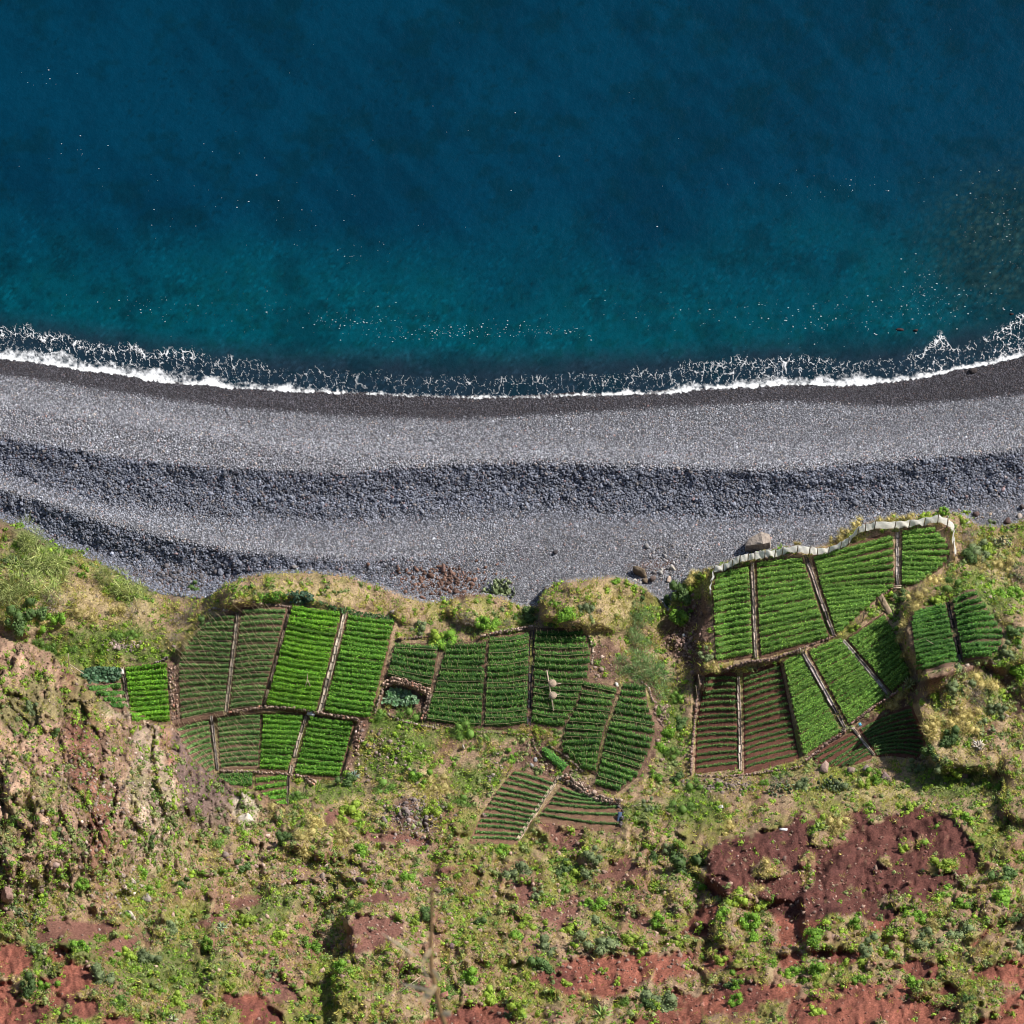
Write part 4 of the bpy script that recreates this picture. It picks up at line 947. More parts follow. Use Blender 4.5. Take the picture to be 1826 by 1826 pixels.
# the big grey boulder beside the windbreak: a tilted block
def block(px, py, label):
    g0 = ground(px, py)
    top = [(-1.25, -.35, 1.25), (-.9, .35, 1.5), (.35, .95, 2.0), (1.25, .75, 1.75), (1.3, -.15, 1.65), (.55, -.45, 1.95)]
    low = [(-1.35, -.6, -.3), (-1.3, .5, -.3), (.2, 1.2, -.3), (1.5, 1.0, -.3), (1.45, -.55, -.3), (.5, -.8, -.3)]
    V = np.array(top + low, float); n = 6
    F4 = [[i, n + i, n + (i + 1) % n, (i + 1) % n] for i in range(n)]
    import bmesh
    bm = bmesh.new(); vs = [bm.verts.new(v) for v in V]
    for f in F4: bm.faces.new([vs[k] for k in f])
    bm.faces.new([vs[k] for k in range(n)]); bm.faces.new([vs[n + k] for k in range(n - 1, -1, -1)])
    bmesh.ops.recalc_face_normals(bm, faces=bm.faces); bmesh.ops.triangulate(bm, faces=bm.faces)
    bmesh.ops.subdivide_edges(bm, edges=bm.edges, cuts=3, use_grid_fill=True)
    P = np.array([v.co[:] for v in bm.verts]); dn_ = .10 * fbm(P[:, 0] / .5 + P[:, 2], P[:, 1] / .5 + P[:, 2] * .7, 201, 3)
    for v, e in zip(bm.verts, dn_): v.co += v.normal * float(e)
    bm.normal_update()
    me = bpy.data.meshes.new('boulder'); bm.to_mesh(me); bm.free(); me.materials.append(M_rock)
    a = me.color_attributes.new('col', 'FLOAT_COLOR', 'POINT'); c4 = np.ones((len(me.vertices), 4), np.float32); c4[:, :3] = (.34, .29, .25); a.data.foreach_set('color', c4.ravel())
    return tag(link('boulder', me, None, g0), label, 'boulder')
block(1350, 976, 'largest grey block with flat pale top, casting a long shadow outside the windbreak')
BR = 'rocks around the dark boulder on the beach'
boulder(1142, 1022, 1.0, .65, .95, 'brown pointed boulder among small rocks near the ravine mouth', C(.19, .145, .10), 3, rot=-.5)
boulder(1152, 1036, .5, .35, .45, 'slim brown rock leaning at the foot of the pointed boulder', C(.17, .13, .09), 4, 'rock', 'rock')
boulder(1163, 1034, .55, .5, .5, 'dark brown rock right of the pointed boulder', C(.12, .09, .08), 5, 'rock', 'rock')
boulder(1199, 1014, .3, .5, .35, 'pale upright slab of rock closest to the ravine bushes', C(.42, .38, .32), 6, 'rock', 'rock')
boulder(1177, 1022, .32, .3, .3, 'light grey rock with dark left side, second right of the pointed boulder', C(.40, .38, .36), 7, 'rock', 'rock')
boulder(1192, 1034, .5, .35, .25, 'flat pinkish rock below the pale upright slab', C(.45, .36, .30), 8, 'rock', 'rock')
boulder(1132, 1036, .35, .3, .28, 'whitish rock at the lower left of the rock cluster', C(.42, .40, .36), 9, 'rock', 'rock')
boulder(1140, 1042, .4, .3, .3, 'rounded grey rock lowest in the rock cluster', C(.30, .29, .27), 10, 'rock', 'rock')
boulder(1180, 1016, .28, .2, .15, 'small pale chip of rock at the top of the rock cluster', C(.45, .42, .38), 11, 'rock', 'rock')
boulder(991, 984, .45, .4, .3, 'lone black rock in the middle of the pebble beach', C(.05, .045, .05), 12, 'rock', 'rock')
boulder(193, 843, .3, .25, .2, 'small black rock on the left part of the beach', C(.05, .045, .05), 13, 'rock', 'rock')
boulder(1736, 662, .6, .42, .4, 'dark rock on wet pebbles just below the surf at right', C(.06, .05, .05), 14, 'rock', 'rock')
boulder(1797, 592, .8, .55, .35, 'flat brown rock ringed by foam at the right edge of the surf', C(.085, .055, .045), 15, 'rock', 'rock', rot=.1, flat=.15)
boulder(1740, 918, .5, .45, .5, 'dark brown rock on the beach right of the windbreak end', C(.11, .075, .07), 16, 'rock', 'rock')
boulder(1797, 934, .75, .6, .6, 'dark reddish rock at the beach edge, second from the right edge', C(.10, .065, .06), 17, 'rock', 'rock')
boulder(1818, 922, .55, .4, .4, 'pale topped rock at the beach edge by the right border', C(.36, .31, .27), 18, 'rock', 'rock')
boulder(1822, 906, .5, .4, .5, 'black rock above the pale topped rock at the right border', C(.08, .065, .065), 19, 'rock', 'rock')
boulder(790, 1016, .7, .4, .35, 'reddish brown lump among rubble at the foot of the bluff', C(.20, .12, .10), 20, 'rock', 'rock')
boulder(754, 1068, .5, .45, .35, 'dark brown rock at the bluff edge left of the prickly pear', C(.16, .09, .07), 21, 'rock', 'rock')
boulder(700, 1092, .35, .3, .3, 'grey rock beside pale bushes above the small caned plot', C(.28, .24, .22), 22, 'rock', 'rock')
boulder(575, 1564, .55, .5, .6, 'grey boulder with shaded left side alone on the dry slope', C(.27, .21, .18), 23)
boulder(402, 1528, .55, .5, .7, 'dark leaning rock above the shady cleft at the foot of the cliff', C(.22, .17, .15), 24)
boulder(428, 1704, .45, .35, .45, 'small brown rock among green scrub at lower left', C(.20, .14, .12), 25, 'rock', 'rock')
boulder(492, 1530, .5, .45, .35, 'broad brown rock on the dry slope below the pale outcrop', C(.27, .19, .16), 26, 'rock', 'rock')
boulder(645, 1574, .9, .6, 1.1, 'tall dark rock above the purple bare patch', C(.15, .11, .11), 27)
boulder(1470, 1372, 1.1, .6, .7, 'pinkish rock hump at the foot of the small brown plot', C(.34, .24, .20), 28)
boulder(1545, 1372, .6, .5, .55, 'grey rock with dark left face below the short pale channel', C(.28, .22, .20), 29)
boulder(1518, 1376, .7, .5, .5, 'brown hump of rock between two rocks below the brown plots', C(.27, .19, .16), 30, 'rock', 'rock')
boulder(1580, 1388, .9, .6, .4, 'low purple rock in straw coloured grass above the big red slope', C(.24, .17, .16), 31, 'rock', 'rock')
boulder(1720, 1386, .9, .6, .5, 'purple brown rock left of the dark right edge thicket', C(.21, .14, .12), 32, 'rock', 'rock')
boulder(826, 1334, .25, .2, .6, 'small white standing stone on the green slope', C(.50, .46, .42), 33, 'rock', 'rock')
boulder(864, 1455, .4, .35, .35, 'pinkish rock left of the lowest plot', C(.36, .26, .22), 34, 'rock', 'rock')
boulder(440, 1462, 1.0, .9, .6, 'pale whitish outcrop at the right end of the cliff', C(.50, .44, .36), 35, sub=3)
boulder(14, 1600, 1.0, .6, 1.5, 'smooth pinkish rock fin at the left border below the cliff', C(.27, .17, .14), 36, sub=3)
boulder(232, 1632, .9, .5, .4, 'pale flat rock at the foot of the cliff', C(.50, .43, .36), 37, 'rock', 'rock')
boulder(262, 1604, .8, .7, .7, 'grey rock pile just above the pale flat rock', C(.30, .26, .24), 38, 'rock', 'rock')
boulder(805, 1690, .5, .4, .5, 'dark rock sunk in scrub near the foreground twig', C(.13, .09, .09), 39, 'rock', 'rock')
boulder(1000, 1370 + 20, .3, .25, .25, 'blue grey rock at the upper end of the pale log like channel', C(.30, .31, .34), 40, 'rock', 'rock')
boulder(955, 1355, .35, .3, .25, 'grey white stone above the lowest plot, left of the log like channel', C(.40, .39, .40), 41, 'rock', 'rock')
boulder(948, 1366, .4, .3, .25, 'larger grey stone just below left of the grey white stone', C(.28, .27, .27), 42, 'rock', 'rock')
boulder(1100, 1222, .35, .28, .25, 'white stone at the top of the easternmost dark plot', C(.70, .68, .64), 43, 'rock', 'rock')
boulder(1690, 922, .2, .2, .2, 'little pale stone outside the windbreak corner', C(.5, .45, .4), 44, 'rock', 'rock')
boulder(1722, 932, .5, .3, .2, 'whitish broken stone right of the windbreak corner', C(.55, .50, .44), 45, 'rock', 'rock')
# two reddish rocks just under the surface, only their tops wet above it
for i, (x, y, s_, lab) in enumerate([(1605, 588, .55, 'reddish rock awash offshore, left one of a pair'), (1633, 589, .4, 'smaller reddish rock awash offshore, right one of a pair'), (1804, 560, .4, 'dim rock awash near the right border above the flat brown rock')]):
    p = ray(x, y, 0.0); o = boulder(1000, 984, s_, s_ * .5, .14, lab, C(.045, .028, .03), 50 + i, 'rock', 'rock', rot=0.1); o.location = (p[0], p[1], -.02)

# loose rubble: stones too many to name, on the slopes, the gully and the cliff foot
def rubble(name, zones, n, smin, smax, mat):
    Vs, Fs_, Cs, o_ = [], [], [], 0
    for cx, cy, rx, ry, w_, c in zones:
        for _ in range(int(n * w_)):
            x = cx + random.gauss(0, rx * .55); y = cy + random.gauss(0, ry * .55)
            if samp(fieldm, x, y) > .25: continue
            g0 = ground(x, y); s_ = random.uniform(smin, smax) * math.exp(random.gauss(0, .3))
            V = I1[0] * np.array([s_ * random.uniform(.8, 1.5), s_ * random.uniform(.7, 1.1), s_ * random.uniform(.5, .9)]) * (1 + .2 * rng.normal(size=(12 if len(I1[0]) == 12 else len(I1[0]), 1)))
            a = random.uniform(0, 6.28); ca, sa = math.cos(a), math.sin(a)
            V = np.stack([V[:, 0] * ca - V[:, 1] * sa, V[:, 0] * sa + V[:, 1] * ca, V[:, 2] + s_ * .3], -1) + g0
            Vs.append(V); Fs_.append(I1[1] + o_); o_ += len(V); Cs.append(np.tile(np.array(c) * math.exp(random.gauss(0, .3)), (len(V), 1)))
    tag(link(name, mesh_np(name, np.concatenate(Vs), np.concatenate(Fs_), mat, np.concatenate(Cs))), kind='stuff')
rubble('rubble', [(790, 1035, 80, 28, .22, (.15, .09, .07)), (1220, 1140, 30, 70, .16, (.24, .16, .13)), (740, 1455, 50, 40, .2, (.20, .16, .15)), (300, 1030, 90, 26, .2, (.12, .11, .115)), (1010, 1395, 50, 30, .12, (.27, .2, .16)),
                  (690, 1340, 60, 50, .10, (.24, .18, .16)), (1300, 1400, 70, 12, .10, (.22, .17, .15)), (230, 1150, 40, 10, .05, (.26, .2, .18)), (1190, 1000, 60, 30, .06, (.2, .19, .19)), (1180, 1290, 14, 70, .05, (.26, .18, .15)),
                  (640, 1560, 120, 50, .12, (.27, .2, .17)), (480, 1540, 80, 50, .10, (.28, .2, .17)), (880, 1400, 20, 40, .04, (.25, .2, .18)), (1400, 1640, 250, 120, .08, (.2, .13, .11)), (220, 1590, 60, 40, .06, (.33, .27, .23)), (1060, 1190, 20, 40, .04, (.3, .22, .18)), (900, 1640, 900, 180, 1.6, (.28, .19, .15)), (1450, 1560, 240, 110, .10, (.16, .08, .065)), (1300, 1780, 600, 60, .18, (.24, .11, .085)), (1750, 1200, 100, 250, .15, (.3, .24, .19))], 1900, .07, .17, M_stone)
rubble('cliff_stones', [(240, 1420, 120, 120, .55, (.30, .23, .19)), (80, 1400, 120, 160, .30, (.25, .18, .15)), (60, 1580, 100, 60, .15, (.28, .20, .17))], 1500, .06, .17, M_stone)

# ------------------------------------------------------------------ white cloth windbreak
FB = [(1267.5, 1062), (1268, 1044), (1272, 1023), (1290, 1020), (1305, 1012), (1318, 1004), (1333, 1001), (1346, 998), (1364, 995), (1381, 995), (1394, 990), (1421, 986), (1442, 989), (1457, 991), (1477, 990), (1498, 980), (1513, 971), (1529, 953), (1543, 948), (1559, 944), (1595, 944), (1620, 942), (1647, 938), (1672, 932), (1689, 938), (1700, 952), (1700, 974), (1702, 998)]
FBw = [ground(x, y) for x, y in FB]
ctr = FBw[12].copy()
M_oldpost = attr_mat('old posts', .9, .1, 5, .7, 1.2, .2, 10, base=(.24, .18, .14))
fence = tag(empty('windbreak_fence', ctr), 'long white cloth windbreak on posts curving round the seaward edge of the green plots', 'windbreak')
for i, g0 in enumerate(FBw):
    g0 = g0 - ctr
    h_ = 2.1 if 2 <= i <= 24 else 1.5
    V, F = prism(g0 - [0, .12, .3], g0 + [random.uniform(-.08, .08), -.10, h_ + random.uniform(.05, .25)], .06, 6)
    link('post', mesh_np('post', V, np.array(F), M_oldpost), fence)
    if i == len(FBw) - 1: break
    g1 = FBw[i + 1] - ctr
    d = g1 - g0; L = np.linalg.norm(d[:2]); nrm = np.array([-d[1], d[0], 0]) / (L + 1e-9)
    nu, nv = 9, 7
    U, Vv = np.meshgrid(np.linspace(0.01, .99, nu), np.linspace(0, 1, nv))
    sagz = -.24 * 4 * U * (1 - U) * Vv * random.uniform(.5, 1.5)
    bel = (.16 * np.sin(math.pi * U) * np.sin(math.pi * np.clip(Vv * .9 + .1, 0, 1)) + .05 * np.sin(U * 9 + Vv * 4 + i)) * random.uniform(.5, 1.4) * random.choice([1, 1, -1])
    P = g0[None, None] + d[None, None] * U[..., None] + nrm * (bel + .02)[..., None]; P[..., 2] += .08 + (h_ - .12) * Vv + sagz
    ii = np.arange(nu * nv).reshape(nv, nu); F = np.stack([ii[:-1, :-1], ii[:-1, 1:], ii[1:, 1:], ii[1:, :-1]], -1).reshape(-1, 4)
    # both faces, a centimetre apart
    P2 = P + nrm * .012
    link('cloth_panel', mesh_np('cloth_panel', np.r_[P.reshape(-1, 3), P2.reshape(-1, 3)], np.r_[F, F[:, ::-1] + nu * nv], M_cloth, smooth=True), fence)

# ------------------------------------------------------------------ small wooden and other things
def poles(name, ctr, segs, label, cat, mat=None, parts='pole', group=None):
    root = tag(empty(name, ctr), label, cat, group)
    for p, q, r in segs:
        V, F = prism(np.array(p), np.array(q), r, 6)
        F = list(F)
        link(parts, mesh_np(parts, V, [np.array(F), np.array([[0, 2, 1], [0, 3, 2], [0, 4, 3], [0, 5, 4], [6, 7, 8], [6, 8, 9], [6, 9, 10], [6, 10, 11]])], mat or M_palewood), root)
    return root
M_palewood = attr_mat('bleached wood', .85, .2, 6, .8, 1.15, .2, 10, base=(.50, .40, .31))
M_darkwood = attr_mat('dark wood', .9, .1, 6, .7, 1.2, .3, 10, base=(.10, .075, .06))
poles('wooden_tripod', ground(548, 1224), [((-.05, .15, 0), (.05, .3, 1.7), .05), ((-.3, -.3, 0), (.05, .25, 1.2), .055), ((.45, -.4, .1), (.08, .25, 1.25), .05), ((.02, .25, 1.1), (.1, .5, 2.2), .045)], 'bleached wooden tripod standing in the brightest green plot', 'tripod')
poles('wooden_tripod', ground(124, 1196), [((-.25, -.35, 0), (0, .2, 1.3), .055), ((.5, -.45, .1), (0, .2, 1.3), .05), ((1.5, -.5, .4), (.05, .2, 1.3), .06), ((0, .15, 1.2), (.05, .7, 3.0), .05)], 'bleached wooden props with a dry forked pole left of the large-leaved bed', 'tripod')
M_board = attr_mat('round board', .9, .1, 9, .5, 1.3, .3, 10, base=(.36, .28, .21))
g0 = ground(981, 1238)
tower = poles('cable_beam', g0, [((-.35, 2.3, 1.0), (.35, -2.3, 1.15), .07), ((-1.1, .35, .95), (1.2, .75, 1.25), .045), ((-.2, -.75, 1.0), (1.0, -.45, 1.2), .04), ((-.5, -.9, 1.0), (.7, -.7, 1.2), .03), ((-.2, 1.6, -.1), (-.2, 1.6, 1.1), .07), ((.25, -1.6, -.1), (.25, -1.6, 1.1), .07)], 'pale beam with two round boards and crossed sticks above the dark caned rows', 'beam')
for sx_, sy_, rr_ in ((.22, .72, .45), (.28, -.62, .42)):
    a = np.arange(14) * 2 * math.pi / 14
    V = np.r_[np.stack([sx_ + rr_ * np.cos(a), sy_ + rr_ * np.sin(a), 1.22 + 0 * a], -1), np.stack([sx_ + rr_ * np.cos(a), sy_ + rr_ * np.sin(a), 1.28 + 0 * a], -1), [[sx_, sy_, 1.28]], [[sx_, sy_, 1.22]]]
    F4 = np.array([[i, (i + 1) % 14, 14 + (i + 1) % 14, 14 + i] for i in range(14)]); F3 = np.array([[14 + i, 14 + (i + 1) % 14, 28] for i in range(14)] + [[(i + 1) % 14, i, 29] for i in range(14)])
    link('round_board', mesh_np('round_board', V, [F4, F3], M_board), tower)
PG = 'thin dark posts standing among the right hand plots'
for x, y, h_, lab in [(1274, 1174, 1.9, 'thin dark post at the lower left corner of the narrow green plot'), (1351, 1190, 1.9, 'thin dark post in front of the dark stone wall above the brown plots'), (1476, 1144, 1.9, 'thin dark post at the meeting of four green plots'),
                      (1538, 1108, 1.6, 'thin dark post on the shaded edge of the largest green plot'), (1572, 1078, 1.9, 'thin dark post beside the leaning brown plank'), (1434, 1166, 1.7, 'thin dark post rising from the stump at the diagonal channel')]:
    poles('post', ground(x, y), [((0, 0, -.2), (0.05, 0, h_), .05)], lab, 'post', M_darkwood, 'shaft')
poles('post_cluster', ground(1428, 1166), [((-.3, 0, 0), (-.35, .1, .9), .07), ((-.05, .1, 0), (-.1, .2, 1.0), .08), ((.15, -.1, 0), (.2, .1, .8), .07), ((.35, .1, 0), (.5, .2, .9), .06)], 'cluster of weathered stumps at the top of the diagonal channel', 'stumps', M_wood, 'stump')
poles('thin_pole', ground(1249, 1232), [((0, 0, -.1), (-.3, .5, 3.2), .045)], 'upper thin leaning pole on the left wall of the brown plots', 'pole')
poles('thin_pole', ground(1244, 1248), [((0, 0, -.1), (-.28, .4, 3.0), .04)], 'lower thin leaning pole on the left wall of the brown plots', 'pole')
poles('fallen_branch', ground(1660, 1150), [((-.5, .3, .65), (.2, -.2, .7), .03)], 'pale stick lying on rows of the upper right terrace', 'stick')
poles('fallen_branch', ground(732, 1764), [((-2.2, -1.4, .5), (1.0, .9, 1.1), .035), ((-.4, 0, .7), (-.9, .5, .9), .02)], 'thin white dead branch in golden grass left of the foreground twig', 'branch')
poles('fallen_branch', ground(1130, 1438), [((-.6, -.3, .1), (.7, .25, .25), .04), ((-.3, .1, .1), (.8, 0, .15), .03)], 'pale driftwood sticks beside the rubble wall end', 'branch')
def slab(name, px, py, L, W, T_, rot, c, label, cat, tilt=(0, 0), dz=.0, mat=None):
    x = np.array([-1, 1, 1, -1]) * W / 2; y = np.array([-1, -1, 1, 1]) * L / 2
    nu, nv = 4, 8
    U, Vv = np.meshgrid(np.linspace(-W / 2, W / 2, nu), np.linspace(-L / 2, L / 2, nv))
    Z = T_ * (.8 + .2 * np.cos(U / W * 3)) + .03 * rng.normal(size=U.shape)
    P = np.stack([U, Vv, Z], -1).reshape(-1, 3); Pb = np.stack([U, Vv, 0 * Z], -1).reshape(-1, 3)
    ii = np.arange(nu * nv).reshape(nv, nu); F = np.stack([ii[:-1, :-1], ii[:-1, 1:], ii[1:, 1:], ii[1:, :-1]], -1).reshape(-1, 4)
    ring = np.r_[ii[0, :], ii[1:, -1], ii[-1, -2::-1], ii[-2:0:-1, 0]]
    side = np.array([[ring[k], ring[(k + 1) % len(ring)], ring[(k + 1) % len(ring)] + nu * nv, ring[k] + nu * nv] for k in range(len(ring))])
    me = mesh_np(name, np.r_[P, Pb], [F, F[:, ::-1] + nu * nv, side[:, ::-1]], mat or M_stone, np.tile(np.array(c, float), (2 * nu * nv, 1)))
    g0 = ground(px, py, dz)
    return tag(link(name, me, None, g0, (tilt[0], tilt[1], rot)), label, cat)
slab('plank', 1581, 1086, 2.9, .62, .1, math.radians(26), (.33, .25, .17), 'broad brown plank leaning at the bank beside the shaded green plot', 'plank', (.15, -.3), .35)
slab('sack', 555, 1275, .55, .8, .35, -.3, (.62, .64, .68), 'plump grey white sack at the top of the lower plank channel', 'sack', dz=.35)
slab('tarp', 1104, 1462, 1.5, .42, .22, -.15, (.06, .09, .15), 'folded dark blue tarpaulin at the end of the young rows', 'tarpaulin', dz=.1)
slab('box', 217, 1201, .55, .5, .45, .2, (.62, .56, .50), 'white box at the top of the stony channel', 'box', dz=.1)
slab('litter', 1397, 1480, .22, .8, .15, -.1, (.80, .80, .82), 'white litter lying on the top edge of the big red slope', 'litter', dz=.08)
slab('litter', 1533, 1293, .3, .3, .2, .5, (.10, .35, .55), 'small blue container above the curved brown rows', 'container', dz=.1)
slab('litter', 1014, 1392, .2, .3, .15, -.6, (.60, .28, .08), 'small orange rag beside the top of the log like channel', 'rag', dz=.35)
slab('litter', 1285, 1440, .3, .5, .2, .3, (.60, .58, .56), 'pale litter in the scrub left of the big red slope', 'litter', dz=.08)
slab('litter', 1219, 1134, .3, .3, .2, .3, (.6, .56, .56), 'white scrap in the dead scrub of the ravine', 'litter', dz=.05)
poles('ledge', ground(1600, 1050), [((-.45, -.1, .35), (.4, 0, .35), .08), ((-.4, .2, .3), (.45, .25, .3), .06)], 'small white bench like frame at the foot of the pale channel', 'frame')
#MARK3
# ------------------------------------------------------------------ beds of large leaves
def leaf_bed(poly, label, n, c1, c2, size, h):
    xs = [p[0] for p in poly]; ys = [p[1] for p in poly]
    ctr = ground(np.mean(xs), np.mean(ys)); root = tag(empty('leafy_bed', ctr), label, 'vegetable bed')
    Q = []; Cs = []; S_ = []
    while len(Q) < n:
        x = random.uniform(min(xs), max(xs)); y = random.uniform(min(ys), max(ys))
        if not inpoly(np.array([x]), np.array([y]), poly)[0]: continue
        p = ground(x, y) - ctr; hh_ = h * random.uniform(.5, 1.1); top = p + [random.uniform(-.12, .12), random.uniform(-.12, .12), hh_]
        nrm = np.array([random.gauss(.1, .45), random.gauss(0, .45), 1.0]); nrm /= np.linalg.norm(nrm)
        u = np.cross(nrm, [random.gauss(0, 1), random.gauss(0, 1), .1]); u /= np.linalg.norm(u); v = np.cross(nrm, u); s_ = size * random.uniform(.6, 1.2)
        droop = np.array([0, 0, -.25 * s_])
        Q.append([top - u * s_ + droop, top - u * .35 * s_ - v * .62 * s_, top + u * .5 * s_ - v * .5 * s_, top + u * s_ + droop, top + u * .5 * s_ + v * .5 * s_, top - u * .35 * s_ + v * .62 * s_])
        t = random.random(); Cs += [(c1 * t + c2 * (1 - t)) * math.exp(random.gauss(0, .2))] * 6
        if len(S_) < 260: S_.append((p, top, .02))
    V = np.array(Q).reshape(-1, 3); b_ = np.arange(n)[:, None] * 6
    F = np.concatenate([b_ + [0, 1, 2, 3], b_ + [0, 3, 4, 5]])
    tag(link('leaf', mesh_np('leaf', V, F, M_leaf, np.array(Cs)), root), kind='stuff')
    tag(link('stalk', join_prisms('stalk', S_, M_cane), root), kind='stuff')
leaf_bed([(148, 1196), (178, 1193), (216, 1198), (214, 1216), (160, 1220), (148, 1210)], 'bed of big dark glossy leaves beside the wooden props at the cliff edge', 330, C(.10, .19, .10), C(.025, .08, .03), .24, .75)
leaf_bed([(690, 1232), (720, 1232), (742, 1244), (746, 1258), (700, 1262), (682, 1254)], 'bed of pale large-leaved plants inside the low stone walls', 300, C(.22, .34, .20), C(.06, .16, .05), .22, .55)
leaf_bed([(512, 1060), (530, 1056), (550, 1060), (562, 1072), (545, 1078), (520, 1076)], 'clump of dark broad leaves above the brightest green plot', 200, C(.09, .16, .10), C(.02, .07, .03), .17, .5)
leaf_bed([(562, 1072), (600, 1084), (650, 1094), (700, 1102), (706, 1108), (640, 1100), (590, 1090)], 'thin band of dark leaves topping the bright plot right of the plank channel', 260, C(.06, .14, .04), C(.02, .07, .02), .13, .4)
leaf_bed([(458, 1062), (500, 1056), (512, 1062), (508, 1074), (470, 1078)], 'small patch of vivid green sprouts above the second staked plot', 420, C(.10, .27, .02), C(.05, .16, .015), .09, .25)

# ------------------------------------------------------------------ shrubs (countable ones are things, parts: foliage, stem)
def leafy_mesh(name, n, seed, c1, c2, flat=.75, leaf=.10, lobes=9, spiky=0.0, core=True, mat=None):
    r_ = np.random.default_rng(seed)
    LC = r_.normal(size=(lobes, 3)) * [.42, .42, .22]; LC[:, 2] = np.abs(LC[:, 2]) + .25; LR = r_.uniform(.28, .5, lobes)
    k = r_.integers(0, lobes, n); d = r_.normal(size=(n, 3)); d /= np.linalg.norm(d, axis=1)[:, None]; d[:, 2] = np.abs(d[:, 2]) * .9 + d[:, 2] * .1
    rad = LR[k] * r_.uniform(.75, 1.12, n)
    P = LC[k] + d * rad[:, None]; P[:, 2] = np.maximum(P[:, 2], .02) * flat
    nrm = d + r_.normal(0, .5, (n, 3)) + [0, 0, .25]; nrm /= np.linalg.norm(nrm, axis=1)[:, None]
    u = np.cross(nrm, r_.normal(size=(n, 3))); u /= np.linalg.norm(u, axis=1)[:, None]; v = np.cross(nrm, u)
    s_ = leaf * r_.uniform(.6, 1.3, n)[:, None]
    if spiky:
        s_ = s_ * .8; u = d * (1 - .3) + .3 * r_.normal(size=(n, 3)); u /= np.linalg.norm(u, axis=1)[:, None]; v = np.cross(u, r_.normal(size=(n, 3))); v /= np.linalg.norm(v, axis=1)[:, None]
        Q = np.stack([P - u * s_ * .4, P - v * s_ * .10, P + u * s_ * (1.5 + spiky), P + v * s_ * .10], 1)
    else:
        Q = np.stack([P - u * s_, P - v * s_ * .55, P + u * s_, P + v * s_ * .55], 1)
    t = r_.random(n)[:, None]; Cc = (c1 * t + c2 * (1 - t)) * np.exp(r_.normal(0, .25, n))[:, None]
    V = Q.reshape(-1, 3); F = np.arange(n * 4).reshape(n, 4); Cv = np.repeat(Cc, 4, 0)
    Fl_ = [F]
    if core:
        for j in range(lobes):
            W = I1[0] * LR[j] * .78 * (1 + .15 * r_.normal(size=(len(I1[0]), 1))) + LC[j]; W[:, 2] = np.maximum(W[:, 2], -.1) * flat
            Fl_.append(I1[1] + len(V)); V = np.r_[V, W]; Cv = np.r_[Cv, np.tile((c1 + c2) * .5, (len(W), 1))]
    return mesh_np(name, V, Fl_, mat or M_shrub, Cv)
def stem_mesh(seed):
    r_ = np.random.default_rng(seed); segs = []
    for k in range(6):
        a = r_.uniform(0, 6.28); segs.append((np.array([0, 0, -.25]), np.array([.35 * math.cos(a), .35 * math.sin(a), r_.uniform(.2, .5)]), .04))
    return join_prisms('stem', segs, M_twig)
M_twig = attr_mat('dry twigs', .9, .1, 0, base=(.30, .24, .19), objrand=.2)
GREEN = C(.20, .36, .035), C(.08, .19, .02)
LIME = C(.32, .42, .05), C(.15, .25, .03)
DARKG = C(.10, .17, .045), C(.05, .095, .026)
BLUEG = C(.19, .24, .105), C(.10, .14, .06)
TAN = C(.58, .48, .20), C(.38, .33, .11)
GREYB = C(.30, .25, .22), C(.19, .155, .13)
REED = C(.46, .50, .19), C(.26, .34, .10)
REEDG = C(.27, .38, .15), C(.10, .19, .065)
KINDS = {
 'bright': ('shrub', 'bright green shrub', [leafy_mesh('foliage', 420, 300 + i, *GREEN, leaf=.085) for i in range(3)]),
 'lime':   ('shrub', 'yellowish shrub', [leafy_mesh('foliage', 360, 310 + i, *LIME, leaf=.08) for i in range(3)]),
 'dark':   ('shrub', 'dark green shrub', [leafy_mesh('foliage', 400, 320 + i, *DARKG, leaf=.085) for i in range(3)]),
 'blue':   ('shrub', 'greyish shrub', [leafy_mesh('foliage', 420, 330 + i, *BLUEG, leaf=.07) for i in range(3)]),
 'tan':    ('grass_clump', 'straw tussock', [leafy_mesh('blades', 620, 340 + i, *TAN, leaf=.16, spiky=1.2, lobes=6, flat=.6) for i in range(3)]),
 'dry':    ('dry_bush', 'leafless grey brown bush', [leafy_mesh('twigs', 520, 350 + i, *GREYB, leaf=.12, spiky=1.0, lobes=8, core=False) for i in range(2)]),
 'reed':   ('reed_clump', 'pale green reed clump', [leafy_mesh('blades', 520, 360 + i, *REED, leaf=.18, spiky=1.6, lobes=8, flat=1.0, core=False) for i in range(2)]),
 'cane':   ('reed_clump', 'blue green reed clump', [leafy_mesh('blades', 2000, 370 + i, *REEDG, leaf=.10, spiky=1.2, lobes=10, flat=.9, core=False) for i in range(2)]),
 'feather':('grass_clump', 'soft green feathery clump', [leafy_mesh('blades', 420, 380 + i, C(.16, .27, .05), C(.09, .18, .03), leaf=.15, spiky=1.3, lobes=6, flat=.6) for i in range(2)]),
}
STEMS = [stem_mesh(400 + i) for i in range(3)]
BEDM = {}
SH = []     # px, py, radius px, kind, label or None
